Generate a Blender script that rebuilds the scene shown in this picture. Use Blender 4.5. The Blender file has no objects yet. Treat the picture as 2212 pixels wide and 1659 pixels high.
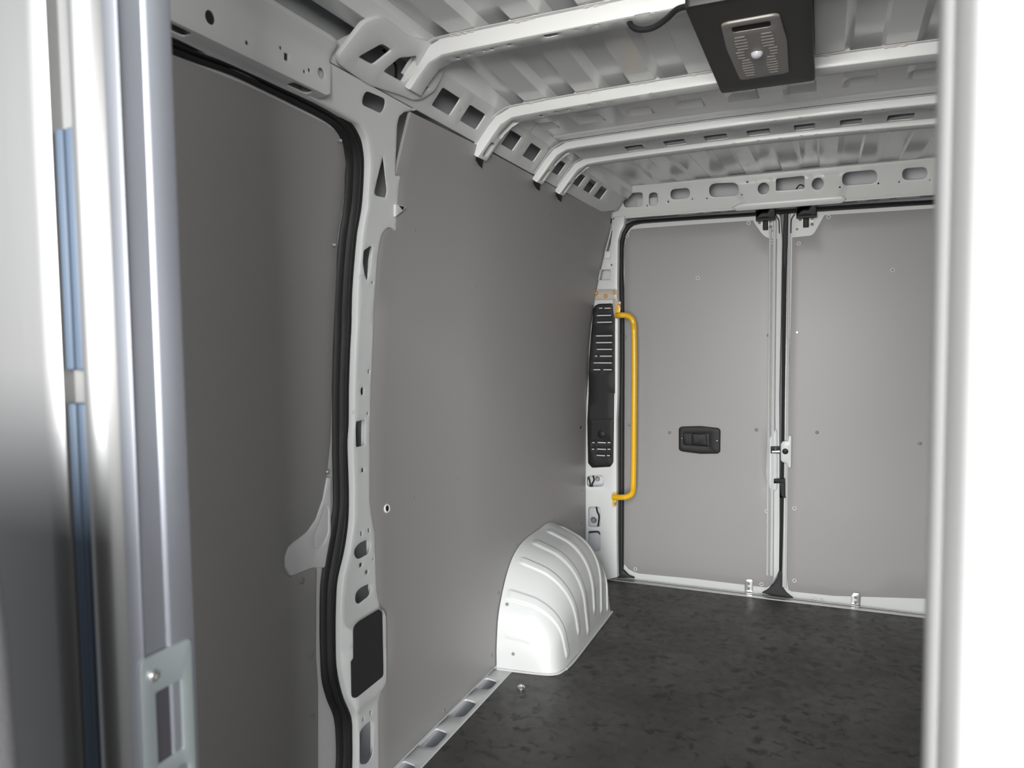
import bpy, bmesh, math, random
from mathutils import Vector, Matrix
from mathutils.geometry import delaunay_2d_cdt, tessellate_polygon
random.seed(7)
sc = bpy.context.scene
COL = sc.collection
PI = math.pi

# ------------------------------------------------------------------ camera, daylight, exposure
cam_d = bpy.data.cameras.new('camera')
cam_d.sensor_width = 36.0
cam_d.lens = 25.859
cam_d.clip_start = 0.01
cam_d.dof.use_dof = True
cam_d.dof.focus_distance = 2.7
cam_d.dof.aperture_fstop = 6.5
cam = bpy.data.objects.new('camera', cam_d)
COL.objects.link(cam)
CAM_ROWS = ((0.920010, 0.391737, -0.011117), (0.013289, -0.059537, -0.998138), (-0.391670, 0.918149, -0.059980))
r_, d_, f_ = [Vector(v) for v in CAM_ROWS]
m = Matrix((r_, -d_, -f_)).transposed().to_4x4()
m.translation = (0, 0, 1.22)
cam.matrix_world = m
sc.camera = cam

world = bpy.data.worlds.new('overcast_sky')
sc.world = world
world.use_nodes = True
bg = world.node_tree.nodes['Background']
bg.inputs['Color'].default_value = (0.90, 0.94, 1.0, 1)
bg.inputs['Strength'].default_value = 0.5

def area_light(name, loc, direction, sx, sy, power, col):
    L = bpy.data.lights.new(name, 'AREA')
    L.shape = 'RECTANGLE'; L.size = sx; L.size_y = sy
    L.energy = power; L.color = col
    o = bpy.data.objects.new(name, L)
    COL.objects.link(o)
    o.location = loc
    o.rotation_euler = Vector(direction).to_track_quat('-Z', 'Y').to_euler()
    return o
# far sky panel, added low fill panel, then the cab's side windows
area_light('open_sky_ahead', (0.6, -7.0, 3.3), (-0.07, 1, -0.14), 8.2, 3.4, 3170, (0.97, 0.985, 1.0))
area_light('low_fill_ahead', (0.6, -7.0, 0.55), (-0.07, 1, 0.06), 8.2, 1.9, 2100, (1.0, 0.97, 0.93))  # unseen panel added to light the roof bows from below
area_light('passenger_window_daylight', (-1.0, -0.42, 1.42), (1, 0.25, -0.05), 0.8, 0.55, 4.5, (0.96, 0.98, 1.0))
area_light('driver_window_daylight', (0.95, -0.35, 1.45), (-1, 0.45, 0.0), 0.8, 0.6, 21, (1.0, 0.98, 0.95))

sc.view_settings.view_transform = 'Standard'
sc.view_settings.look = 'None'
sc.view_settings.exposure = 0.0
sc.view_settings.gamma = 1.0
sc.view_settings.use_curve_mapping = False

# ------------------------------------------------------------------ materials
def mat(name, col, rough=0.5, metal=0.0, coat=0.0, bump=None, mottle=None, spec=0.5, emit=None):
    m = bpy.data.materials.new(name)
    m.use_nodes = True
    nt = m.node_tree
    b = nt.nodes['Principled BSDF']
    b.inputs['Base Color'].default_value = (*col, 1)
    b.inputs['Roughness'].default_value = rough
    b.inputs['Metallic'].default_value = metal
    b.inputs['Coat Weight'].default_value = coat
    b.inputs['Coat Roughness'].default_value = 0.12
    b.inputs['Specular IOR Level'].default_value = spec
    tc = nt.nodes.new('ShaderNodeTexCoord')
    if bump:
        sca, stre = bump[:2]
        n = nt.nodes.new('ShaderNodeTexNoise'); n.inputs['Scale'].default_value = sca; n.inputs['Detail'].default_value = 4
        mp = nt.nodes.new('ShaderNodeMapping')
        if len(bump) > 2: mp.inputs['Scale'].default_value = bump[2]
        nt.links.new(tc.outputs['Object'], mp.inputs['Vector']); nt.links.new(mp.outputs[0], n.inputs['Vector'])
        bp = nt.nodes.new('ShaderNodeBump'); bp.inputs['Strength'].default_value = stre; bp.inputs['Distance'].default_value = 0.002
        nt.links.new(n.outputs['Fac'], bp.inputs['Height']); nt.links.new(bp.outputs[0], b.inputs['Normal'])
    if mottle:
        sca, amt = mottle
        n = nt.nodes.new('ShaderNodeTexNoise'); n.inputs['Scale'].default_value = sca; n.inputs['Detail'].default_value = 5
        nt.links.new(tc.outputs['Object'], n.inputs['Vector'])
        mx = nt.nodes.new('ShaderNodeMix'); mx.data_type = 'RGBA'
        mx.inputs['A'].default_value = (*[c * (1 - amt) for c in col], 1)
        mx.inputs['B'].default_value = (*[min(1, c * (1 + amt)) for c in col], 1)
        nt.links.new(n.outputs['Fac'], mx.inputs['Factor']); nt.links.new(mx.outputs['Result'], b.inputs['Base Color'])
    return m

PAINT = mat('white_body_paint', (0.62, 0.635, 0.63), 0.42, coat=0.12)
ROOFP = mat('white_roof_paint', (0.72, 0.735, 0.728), 0.22, coat=0.5)
SKIN = mat('outer_skin_grey_white_primer', (0.55, 0.56, 0.58), 0.5)
LINING = mat('grey_lining_board', (0.29, 0.285, 0.281), 0.42, mottle=(2.0, 0.04), bump=(900, 0.05))
RUBBER = mat('black_rubber', (0.008, 0.008, 0.009), 0.55, bump=(700, 0.3))
BLACK = mat('black_plastic', (0.010, 0.010, 0.011), 0.5, bump=(600, 0.2), spec=0.3)
FELT = mat('black_felt', (0.018, 0.018, 0.019), 0.95, bump=(900, 0.5))
LAMPBLACK = mat('lamp_housing_black', (0.016, 0.015, 0.015), 0.5)
LENS = mat('smoked_lens', (0.20, 0.19, 0.175), 0.35)
SLOTBLK = mat('dark_display', (0.010, 0.006, 0.006), 0.6, spec=0.2)
DOME = mat('milky_dome', (0.50, 0.51, 0.55), 0.2)
YELLOW = mat('yellow_enamel', (0.83, 0.47, 0.012), 0.3, coat=0.3)
STEEL = mat('zinc_steel', (0.62, 0.62, 0.60), 0.32, metal=0.9)
CHROME = mat('bright_steel', (0.8, 0.8, 0.8), 0.15, metal=1.0)
BRASS = mat('yellow_zinc_screw', (0.50, 0.27, 0.10), 0.4, metal=0.7)
BRACKET = mat('galvanised_bracket', (0.46, 0.42, 0.36), 0.5, metal=0.35)
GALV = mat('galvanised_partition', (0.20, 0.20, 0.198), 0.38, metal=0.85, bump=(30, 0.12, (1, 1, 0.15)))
GALVR = mat('galvanised_panel_lit', (0.36, 0.36, 0.355), 0.38, metal=0.15, bump=(30, 0.12, (1, 1, 0.15)))  # paler copy of the bulkhead metal; reflected window light is in its colour
GALVJ = mat('galvanised_jamb', (0.29, 0.305, 0.34), 0.42, metal=0.55, mottle=(9, 0.10))
PLATE = mat('zinc_strike_plate', (0.50, 0.56, 0.57), 0.42, metal=0.6, mottle=(25, 0.10))
SEALANT = mat('seam_sealant', (0.62, 0.57, 0.545), 0.7)
RIVET = mat('grey_rivet', (0.20, 0.20, 0.20), 0.45)
RINGW = mat('pale_screw_cup', (0.80, 0.79, 0.77), 0.4)
SEATF = mat('charcoal_seat_fabric', (0.07, 0.07, 0.074), 0.9, bump=(500, 0.4))
STRIPB = mat('blue_grey_groove_reflection', (0.030, 0.043, 0.062), 0.5, spec=0.25)

def floor_material():
    m = bpy.data.materials.new('dark_floor_board'); m.use_nodes = True
    nt = m.node_tree; b = nt.nodes['Principled BSDF']
    tc = nt.nodes.new('ShaderNodeTexCoord')
    def noise(scale, detail=6, dist=0.0):
        n = nt.nodes.new('ShaderNodeTexNoise'); n.inputs['Scale'].default_value = scale
        n.inputs['Detail'].default_value = detail; n.inputs['Distortion'].default_value = dist
        nt.links.new(tc.outputs['Object'], n.inputs['Vector']); return n
    def ramp(src, a, b_, lo, hi):
        r = nt.nodes.new('ShaderNodeMapRange'); r.inputs['From Min'].default_value = a; r.inputs['From Max'].default_value = b_
        r.inputs['To Min'].default_value = lo; r.inputs['To Max'].default_value = hi
        nt.links.new(src, r.inputs['Value']); return r.outputs[0]
    big, mid, fine, grit = noise(3.0), noise(26, 8, 0.6), noise(300, 3), noise(9, 6, 1.5)
    dust = nt.nodes.new('ShaderNodeMix'); dust.data_type = 'RGBA'
    dust.inputs['A'].default_value = (0.050, 0.0475, 0.045, 1); dust.inputs['B'].default_value = (0.090, 0.086, 0.080, 1)
    nt.links.new(ramp(big.outputs['Fac'], 0.35, 0.68, 0, 1), dust.inputs['Factor'])
    # scuffed footprints: darker smears where two noises agree
    mul = nt.nodes.new('ShaderNodeMath'); mul.operation = 'MULTIPLY'
    nt.links.new(ramp(mid.outputs['Fac'], 0.50, 0.60, 0, 1), mul.inputs[0]); nt.links.new(ramp(grit.outputs['Fac'], 0.48, 0.62, 0, 0.8), mul.inputs[1])
    sm = nt.nodes.new('ShaderNodeMix'); sm.data_type = 'RGBA'; sm.inputs['B'].default_value = (0.022, 0.021, 0.020, 1)
    nt.links.new(dust.outputs['Result'], sm.inputs['A']); nt.links.new(mul.outputs[0], sm.inputs['Factor'])
    nt.links.new(sm.outputs['Result'], b.inputs['Base Color'])
    nt.links.new(ramp(mid.outputs['Fac'], 0.3, 0.7, 0.40, 0.58), b.inputs['Roughness'])
    bp = nt.nodes.new('ShaderNodeBump'); bp.inputs['Strength'].default_value = 0.15; bp.inputs['Distance'].default_value = 0.001
    nt.links.new(fine.outputs['Fac'], bp.inputs['Height']); nt.links.new(bp.outputs[0], b.inputs['Normal'])
    return m
FLOORM = floor_material()
SLOTREF = mat('slot_reflection_dark', (0.10, 0.095, 0.11), 0.4, metal=0.4)

# ------------------------------------------------------------------ helpers
def link(name, me, material=None, parent=None):
    o = bpy.data.objects.new(name, me)
    COL.objects.link(o)
    if material is not None and me is not None and len(me.materials) == 0: me.materials.append(material)
    if parent is not None:
        o.parent = parent
        o.matrix_parent_inverse = Matrix.Translation(-parent.location)
    return o
def tag(o, label=None, cat=None, group=None, kind=None):
    if label: o['label'] = label
    if cat: o['category'] = cat
    if group: o['group'] = group
    if kind: o['kind'] = kind
    return o
def bm_obj(name, bm, material, parent=None, smooth=35):
    bmesh.ops.remove_doubles(bm, verts=bm.verts, dist=2e-6)
    bmesh.ops.recalc_face_normals(bm, faces=bm.faces)
    me = bpy.data.meshes.new(name); bm.to_mesh(me); bm.free()
    if smooth:
        for p in me.polygons: p.use_smooth = True
        me.set_sharp_from_angle(angle=math.radians(smooth))
    return link(name, me, material, parent)
def empty(name, loc, parent=None):
    o = bpy.data.objects.new(name, None); COL.objects.link(o); o.location = loc; o.empty_display_size = 0.02
    if parent: o.parent = parent
    return o

def area(p): return 0.5 * sum(p[i][0] * p[(i + 1) % len(p)][1] - p[(i + 1) % len(p)][0] * p[i][1] for i in range(len(p)))
def ccw(p): return list(p) if area(p) > 0 else list(reversed(p))
def dedupe(p, e=1e-5):
    o = []
    for q in p:
        if not o or math.hypot(q[0] - o[-1][0], q[1] - o[-1][1]) > e: o.append(tuple(q))
    if len(o) > 1 and math.hypot(o[0][0] - o[-1][0], o[0][1] - o[-1][1]) <= e: o.pop()
    return o
def offset(p, d):
    """move every edge of a counter-clockwise loop inwards by d"""
    n = len(p); out = []
    for i in range(n):
        a, b, c = Vector(p[i - 1]), Vector(p[i]), Vector(p[(i + 1) % n])
        e1, e2 = (b - a).normalized(), (c - b).normalized()
        n1, n2 = Vector((-e1.y, e1.x)), Vector((-e2.y, e2.x))
        k = n1 + n2
        den = max(0.35, 1 + n1.dot(n2))
        out.append(tuple(b + k * (d / den)))
    return out
def ell(c, n=14):
    cu, cv, ru, rv = c
    return [(cu + ru * math.cos(2 * PI * i / n), cv + rv * math.sin(2 * PI * i / n)) for i in range(n)]
def rp(poly, r, seg=5):
    """round the corners of a polygon"""
    n = len(poly); out = []
    for i in range(n):
        a, b, c = Vector(poly[i - 1]), Vector(poly[i]), Vector(poly[(i + 1) % n])
        e1, e2 = (a - b), (c - b)
        l1, l2 = e1.length, e2.length
        if l1 < 1e-9 or l2 < 1e-9: continue
        t = min(r, l1 * 0.48, l2 * 0.48)
        p0, p1 = b + e1.normalized() * t, b + e2.normalized() * t
        for k in range(seg + 1):
            s = k / seg
            out.append(tuple(p0 * (1 - s) ** 2 + b * 2 * s * (1 - s) + p1 * s * s))
    return dedupe(out)
def rect(u0, v0, u1, v1, r=0.004, seg=4): return rp([(u0, v0), (u1, v0), (u1, v1), (u0, v1)], r, seg)
def smooth_line(pts, n):
    """Catmull-Rom through pts, resampled to n points of even spacing"""
    P = [Vector(p) for p in pts]
    P = [P[0] * 2 - P[1]] + P + [P[-1] * 2 - P[-2]]
    dense = []
    for i in range(1, len(P) - 2):
        p0, p1, p2, p3 = P[i - 1:i + 3]
        for k in range(16):
            t = k / 16
            dense.append(0.5 * ((2 * p1) + (p2 - p0) * t + (2 * p0 - 5 * p1 + 4 * p2 - p3) * t * t + (3 * p1 - p0 - 3 * p2 + p3) * t ** 3))
    dense.append(P[-2])
    L = [0]
    for a, b in zip(dense, dense[1:]): L.append(L[-1] + (b - a).length)
    out = []; j = 0
    for k in range(n):
        s = L[-1] * k / (n - 1)
        while j < len(L) - 2 and L[j + 1] < s: j += 1
        t = (s - L[j]) / max(1e-9, L[j + 1] - L[j])
        out.append(dense[j].lerp(dense[j + 1], min(1, t)))
    return out

def split_edges(p, step):
    out = []
    for a, b in zip(p, p[1:] + p[:1]):
        n = max(1, math.ceil(math.hypot(b[0] - a[0], b[1] - a[1]) / step))
        out += [(a[0] + (b[0] - a[0]) * k / n, a[1] + (b[1] - a[1]) * k / n) for k in range(n)]
    return out
def within(c, p):
    x, y = c; inside = False
    for (ax, ay), (bx, by) in zip(p, p[1:] + p[:1]):
        if (ay > y) != (by > y) and x < ax + (y - ay) * (bx - ax) / (by - ay): inside = not inside
    return inside
def sheet(name, outer, holes, mp, material, parent=None, thick=0.012, rnd=0.003, lip=0.006, step=0.04, d0=0.0, relief=None, back=False, hole_r=0.002):
    """pressed sheet: outline and holes in (u, v), rounded edges and hole lips, mapped by mp(u, v, d) with d out of the surface"""
    outer = split_edges(ccw(dedupe(outer)), step * 1.3); holes = [ccw(dedupe(h)) for h in holes]
    rel = relief or (lambda u, v: 0.0)
    bm = bmesh.new()
    inn = offset(outer, rnd)
    hr = [min(rnd, hole_r, 0.16 * min(max(p[k] for p in h) - min(p[k] for p in h) for k in (0, 1))) for h in holes]
    hout = [offset(h, -r) for h, r in zip(holes, hr)]
    us = [p[0] for p in outer]; vs = [p[1] for p in outer]
    pts = [Vector(p) for p in inn]; edges = [(i, (i + 1) % len(inn)) for i in range(len(inn))]
    for h in hout:
        k = len(pts); pts += [Vector(p) for p in h]; edges += [(k + i, k + (i + 1) % len(h)) for i in range(len(h))]
    u = min(us) + step * 0.5
    def clear(q):
        for loop in [inn] + hout:
            for a, b in zip(loop, loop[1:] + loop[:1]):
                ax, ay = a; bx, by = b; dx, dy = bx - ax, by - ay; l2 = dx * dx + dy * dy
                t = 0 if l2 == 0 else max(0, min(1, ((q[0] - ax) * dx + (q[1] - ay) * dy) / l2))
                if (q[0] - ax - t * dx) ** 2 + (q[1] - ay - t * dy) ** 2 < (step * 0.3) ** 2: return False
        return True
    while u < max(us):
        v = min(vs) + step * 0.5
        while v < max(vs):
            if clear((u, v)): pts.append(Vector((u, v)))
            v += step
        u += step
    cv, ce, cf, ov, oe, of = delaunay_2d_cdt(pts, edges, [], 0, 1e-7)
    bv = [bm.verts.new(mp(p[0], p[1], d0 + rel(p[0], p[1]))) for p in cv]
    for t in cf:
        c = [sum(cv[i][k] for i in t) / len(t) for k in (0, 1)]
        if not within(c, inn) or any(within(c, h) for h in hout): continue
        try: bm.faces.new([bv[i] for i in t])
        except ValueError: pass
    def rim(loop_at, rings):
        rows = []
        for off_, d in rings:
            lp = loop_at(off_)
            rows.append([bm.verts.new(mp(p[0], p[1], d0 + rel(p[0], p[1]) + d)) for p in lp])
        n = len(rows[0])
        for a, b in zip(rows, rows[1:]):
            for i in range(n): bm.faces.new((a[i], a[(i + 1) % n], b[(i + 1) % n], b[i]))
    rim(lambda o: offset(outer, o), [(rnd, 0), (rnd * 0.3, -rnd * 0.3), (0, -rnd), (0, -thick)])
    for h, r in zip(holes, hr):
        rim(lambda o: offset(h, -o), [(r, 0), (r * 0.3, -r * 0.3), (0, -r), (0, -max(r * 1.3, min(lip, r * 2.5)))])
    if back:
        f = bm.faces.new([bm.verts.new(mp(p[0], p[1], d0 - thick)) for p in outer])
        bmesh.ops.triangulate(bm, faces=[f])
    bmesh.ops.remove_doubles(bm, verts=bm.verts, dist=2e-6)
    return bm_obj(name, bm, material, parent)

def ribbon(name, A, B, mp, prof, material, parent=None, n=120, ends=True):
    """strip between two (u, v) lines; prof = [(t, d), ...] across it"""
    a, b = smooth_line(A, n), smooth_line(B, n)
    bm = bmesh.new(); rows = []
    for p, q in zip(a, b):
        rows.append([bm.verts.new(mp(*(p.lerp(q, t)), d)) for t, d in prof])
    for r0, r1 in zip(rows, rows[1:]):
        for i in range(len(prof) - 1): bm.faces.new((r0[i], r0[i + 1], r1[i + 1], r1[i]))
    if ends:
        bm.faces.new(rows[0]); bm.faces.new(rows[-1])
    return bm_obj(name, bm, material, parent)

def tube(name, pts, r, material, parent=None, n=None, seg=10, caps=True, sm=True):
    P = smooth_line(pts, n or max(12, len(pts) * 8)) if sm else [Vector(p) for p in pts]
    bm = bmesh.new(); rows = []
    t = (P[1] - P[0]).normalized()
    nv = t.orthogonal().normalized()
    for i, p in enumerate(P):
        t = (P[min(i + 1, len(P) - 1)] - P[max(0, i - 1)]).normalized()
        nv = (nv - t * nv.dot(t)).normalized(); bn = t.cross(nv)
        rr = r(i / (len(P) - 1)) if callable(r) else r
        rows.append([bm.verts.new(p + (nv * math.cos(2 * PI * k / seg) + bn * math.sin(2 * PI * k / seg)) * rr) for k in range(seg)])
    for a, b in zip(rows, rows[1:]):
        for k in range(seg): bm.faces.new((a[k], a[(k + 1) % seg], b[(k + 1) % seg], b[k]))
    if caps: bm.faces.new(rows[0]); bm.faces.new(rows[-1])
    return bm_obj(name, bm, material, parent)
def box(name, lo, hi, material, parent=None, bev=0.002, seg=2):
    bm = bmesh.new(); bmesh.ops.create_cube(bm, size=1)
    for v in bm.verts: v.co = Vector([l + (c + 0.5) * (h - l) for c, l, h in zip(v.co, lo, hi)])
    if bev: bmesh.ops.bevel(bm, geom=bm.edges[:], offset=bev, segments=seg, affect='EDGES', profile=0.5)
    return bm_obj(name, bm, material, parent)
def extrude_path(name, path, axis, lo, hi, material, parent=None, close=False, n=2):
    """path in the plane across 'axis', swept straight along it"""
    bm = bmesh.new(); rows = []
    for k in range(n):
        w = lo + (hi - lo) * k / (n - 1)
        rows.append([bm.verts.new({'x': (w, a, b), 'y': (a, w, b), 'z': (a, b, w)}[axis]) for a, b in path])
    m_ = len(path)
    for r0, r1 in zip(rows, rows[1:]):
        for i in range(m_ if close else m_ - 1): bm.faces.new((r0[i], r0[(i + 1) % m_], r1[(i + 1) % m_], r1[i]))
    if close: bm.faces.new(rows[0]); bm.faces.new(rows[-1])
    return bm_obj(name, bm, material, parent)
def lathe_mesh(name, prof, material, seg=12, inner=None, r_in=0):
    bm = bmesh.new(); rows = []
    for r, z in prof: rows.append([bm.verts.new((r * math.cos(2 * PI * k / seg), r * math.sin(2 * PI * k / seg), z)) for k in range(seg)])
    for a, b in zip(rows, rows[1:]):
        for k in range(seg): bm.faces.new((a[k], a[(k + 1) % seg], b[(k + 1) % seg], b[k]))
    bm.faces.new(rows[-1])
    bmesh.ops.remove_doubles(bm, verts=bm.verts, dist=1e-7); bmesh.ops.recalc_face_normals(bm, faces=bm.faces)
    me = bpy.data.meshes.new(name); bm.to_mesh(me); bm.free()
    for p in me.polygons: p.use_smooth = True
    me.set_sharp_from_angle(angle=math.radians(40))
    me.materials.append(material)
    if inner:
        me.materials.append(inner)
        for p in me.polygons:
            if math.hypot(p.center.x, p.center.y) < r_in: p.material_index = 1
    return me

# ------------------------------------------------------------------ surfaces of the van body (metres; X across, Y towards the rear doors, Z up)
PZ = [-0.2, 0, .5, .95, 1.1, 1.29, 1.52, 1.68, 1.81, 1.9, 2.0]
PX = [-1.114, -1.114, -1.112, -1.105, -1.096, -1.078, -1.041, -1.0, -.958, -.925, -.885]
def side_x(z):
    for i in range(len(PZ) - 1):
        if z <= PZ[i + 1]:
            t = (z - PZ[i]) / (PZ[i + 1] - PZ[i]); return PX[i] + t * (PX[i + 1] - PX[i])
    return PX[-1]
def side(y, z, d): return (side_x(z) + d, y, z)                     # left side wall, d towards the inside
KA, KB = Vector((-.96, 1.80)), Vector((-.883, 1.893))
KT = (KB - KA).normalized(); KN = Vector((KT.y, -KT.x))
def cant(y, t, d):                                                  # sloping cant rail between wall and roof
    p = KA + KT * t + KN * d; return (p.x, y, p.y)
YR = 3.60
def rear(x, z, d): return (x, YR - d, z)                            # plane of the rear doors
def pillar_plane(x, z, d): return (x, 3.54 - d, z)                  # face of the rear corner pillar
HA, HB = Vector((3.56, 1.806)), Vector((3.50, 1.947))
HT = (HB - HA).normalized(); HN = Vector((-HT.y, HT.x))
def head(x, t, d):                                                  # beam above the rear doors
    p = HA + HT * t + HN * d; return (x, p.x, p.y)
XC = -0.176                                                         # centre line of the van

SCREW_RING = lathe_mesh('screw_cup', [(0.0088, 0), (0.0088, 0.0015), (0.0075, 0.0028), (0.0055, 0.0022), (0.004, 0.0008), (0, 0.0008)], RINGW, 14, RIVET, .0052)
SCREW_DARK = lathe_mesh('rivet_head', [(0.008, 0), (0.008, 0.001), (0.0065, 0.0022), (0.003, 0.003), (0, 0.003)], RIVET)
SCREW_STEEL = lathe_mesh('screw_head', [(0.0075, 0), (0.0075, 0.003), (0.0055, 0.005), (0.003, 0.005), (0.0022, 0.003), (0, 0.003)], STEEL)
SCREW_BRASS = lathe_mesh('brass_screw_head', [(0.0105, 0), (0.0105, 0.003), (0.008, 0.0055), (0.004, 0.0055), (0.0035, 0.003), (0, 0.003)], BRASS)
SCREW_BLACK = lathe_mesh('black_plug', [(0.010, 0), (0.010, 0.002), (0.0085, 0.003), (0, 0.003)], BLACK)
def put(me, name, loc, normal, parent=None, s=1.0):
    o = link(name, me, None, parent)
    o.location = loc; o.rotation_euler = Vector(normal).to_track_quat('Z', 'Y').to_euler(); o.scale = (s, s, s)
    return o

# ------------------------------------------------------------------ the body shell
floor = box('floor', (-1.047, 0.44, -0.018), (0.72, 3.575, 0.0), FLOORM, bev=0.0)
tag(floor, 'dark grey scuffed load floor board', kind='structure')

skin_path = [(side_x(z) - 0.10, z) for z in (-0.1, 0.5, 0.95, 1.29, 1.52, 1.68, 1.81)] + [(-1.0, 1.90), (-0.95, 1.99), (-0.85, 2.03)]
wl = extrude_path('wall_left', skin_path, 'y', 0.42, 3.74, SKIN, n=3)
tag(wl, 'pale outer body skin seen through the holes of the left side', kind='structure')
wr_path = [(-2 * -XC - x, z) for x, z in [(side_x(z), z) for z in (-0.05, 0.5, 0.95, 1.29, 1.52, 1.68, 1.80)]] + [(2 * XC + 0.883, 1.893), (2 * XC + 0.86, 1.93)]
wr = extrude_path('wall_right', wr_path, 'y', 0.42, 3.74, LINING, n=3)
tag(wr, 'right side wall behind the bulkhead', kind='structure')
wb = box('wall_rear', (-1.25, 3.74, -0.1), (0.95, 3.76, 2.05), SKIN, bev=0)
tag(wb, 'outer skin behind the beam over the rear doors', kind='structure')
trim1 = box('trim_1', (-1.22, 0.42, -0.14), (-1.02, 3.74, -0.12), SKIN, bev=0)
tag(trim1, 'bottom of the side channel below the sill', kind='structure')

# roof: lengthwise corrugations, raised pans above the bows, a shallow arch across
RZ = [(0.4, 1.918), (1.57, 1.917), (2.035, 1.894), (2.40, 1.905), (2.46, 1.902), (2.49, 1.905), (2.53, 1.965), (2.735, 1.965), (2.755, 1.906), (2.76, 1.906), (3.52, 1.944)]
def roof_z(x, y):
    q = (x - XC) / 0.71
    z = RZ[0][1]
    for (y0, z0), (y1, z1) in zip(RZ, RZ[1:]):
        if y0 <= y <= y1: z = z0 + (z1 - z0) * (y - y0) / (y1 - y0)
    z += 0.012 * (1 - q * q)
    ph = ((x + 0.800) / 0.1535) % 1.0
    h = 0.016
    if ph < 0.42: r = 0
    elif ph < 0.55: r = (ph - 0.42) / 0.13
    elif ph < 0.95: r = 1
    else: r = (1 - ph) / 0.05
    fade = 1.0
    if 2.30 < y < 2.745: fade = 0.0
    elif y > 2.745: fade = 0.35
    elif 2.25 < y <= 2.30: fade = (2.30 - y) / 0.05
    elif 2.10 < y <= 2.25: fade = 0.55
    return z + h * r * fade
def roof():
    bm = bmesh.new()
    xs = []
    base = -0.800 - 0.1535
    for k in range(11):
        for p in (0, 0.02, 0.40, 0.42, 0.44, 0.53, 0.55, 0.57, 0.93, 0.95, 0.97):
            xx = base + (k + p) * 0.1535
            if -0.845 < xx < 0.54: xs.append(xx)
    xs = [-0.93, -0.887, -0.862, -0.856] + sorted(xs) + [0.54]
    ys = [0.42, 1.0, 1.50, 1.52, 1.54, 1.57, 1.60, 1.64, 1.66, 1.9, 1.96, 1.98, 2.0, 2.035, 2.07, 2.10, 2.12, 2.18, 2.245, 2.255, 2.30, 2.33, 2.36, 2.38, 2.39, 2.40, 2.41, 2.42, 2.43, 2.46, 2.49, 2.53, 2.66, 2.735, 2.755, 2.76, 2.9, 3.1, 3.3, 3.44, 3.52]
    def fold(y):    # raised seam across the roof ahead of the third bow
        return -0.007 * math.exp(-((y - 2.395) / 0.010) ** 2)
    def zz(x, y):
        if x < -0.90: return 1.885
        if x < -0.88: return 1.888
        if x < -0.86: return min(roof_z(-.85, y), 1.9165)
        return roof_z(x, y) + fold(y)
    g = [[bm.verts.new((x, y, zz(x, y))) for x in xs] for y in ys]
    for a, b in zip(g, g[1:]):
        for i in range(len(xs) - 1):
            bm.faces.new((a[i], a[i + 1], b[i + 1], b[i]))
    return bm_obj('ceiling', bm, ROOFP, smooth=12)
ceil = roof()
tag(ceil, 'white corrugated steel roof', kind='structure')
top = box('trim_2', (-0.9, 0.42, 2.03), (0.9, 3.74, 2.04), SKIN, bev=0)
tag(top, 'closed top above the roof sheet', kind='structure')

# ------------------------------------------------------------------ bulkhead between cab and load space
wf = empty('wall_front', (0, 0.45, 0))
tag(wf, 'bare metal bulkhead between cab and load space', kind='structure')
pathL = [(-1.30, .410), (-.600, .410), (-.583, .410), (-.579, .4125), (-.578, .422), (-.552, .422), (-.5505, .413), (-.548, .408), (-.543, .4045), (-.536, .4035), (-.529, .4055), (-.524, .4095), (-.5205, .4165),
         (-.5200, .4265), (-.5185, .4285), (-.5205, .4305), (-.5225, .4330), (-.5225, .4545), (-.5200, .4565), (-.5195, .4580), (-.5195, .4800), (-.5215, .4840), (-.535, .4850), (-1.30, .4850)]
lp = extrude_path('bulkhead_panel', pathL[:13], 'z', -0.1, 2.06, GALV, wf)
lp['label'] = 'brushed metal bulkhead panel with rolled edge left of the doorway'
lj = extrude_path('door_jamb', pathL[12:], 'z', -0.1, 2.06, GALVJ, wf)
lj['label'] = 'blue grey stepped metal jamb on the left of the doorway'
pathR = [(1.0, .410), (.0685, .410), (.0672, .4120), (.0655, .4100), (.0640, .4118), (.0622, .4190), (.0605, .430), (.0597, .442), (.0597, .455), (.0610, .463), (.0585, .466), (.0572, .478), (.0572, .498), (.059, .502), (.08, .504), (1.0, .504)]
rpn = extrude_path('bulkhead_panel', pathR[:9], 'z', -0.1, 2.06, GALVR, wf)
rpn['label'] = 'bulkhead panel of metal paled for window light, with rolled edge right of the doorway'
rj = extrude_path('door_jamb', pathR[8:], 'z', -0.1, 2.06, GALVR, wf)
rj['label'] = 'narrow metal door edge on the right of the doorway'
hd = box('door_head', (-.6, .42, 1.84), (.1, .49, 2.06), GALVJ, wf, bev=0.004)
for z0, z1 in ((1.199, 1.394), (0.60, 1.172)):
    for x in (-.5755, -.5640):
        o = box('groove_reflection_strip', (x, .4125, z0), (x + .0098, .4215, z1), STRIPB, wf, bev=0.0025)  # strips paint the reflection in the groove; the gap is its bright part
        o['label'] = 'blue grey strip standing for the reflection in the bulkhead groove'

# strike plate on the jamb
def jamb(y, z, d): return (-.5225 + d, y, z)
sp = sheet('strike_plate', rp([(.4235, .958), (.4775, .958), (.4775, .70), (.4235, .70)], .006), [rp([(.438, .925), (.4650, .925), (.4650, .862), (.438, .862)], .002), rp([(.452, .846), (.462, .850), (.470, .846), (.470, .83), (.452, .83)], .003)],
           jamb, PLATE, thick=.003, rnd=.0012, lip=.003, step=.03, d0=.0050)
tag(sp, 'zinc strike plate with a square slot screwed to the left bulkhead jamb', 'strike plate')
put(SCREW_STEEL, 'screw', (-.5175, .4355, .941), (1, 0, 0), sp, 0.72)
dk = box('latch_pocket', (-.5224, .436, .80), (-.5216, .468, .93), SLOTREF, sp, bev=0)  # thin dark sheet paints the dim interior mirrored in the slot

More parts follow.
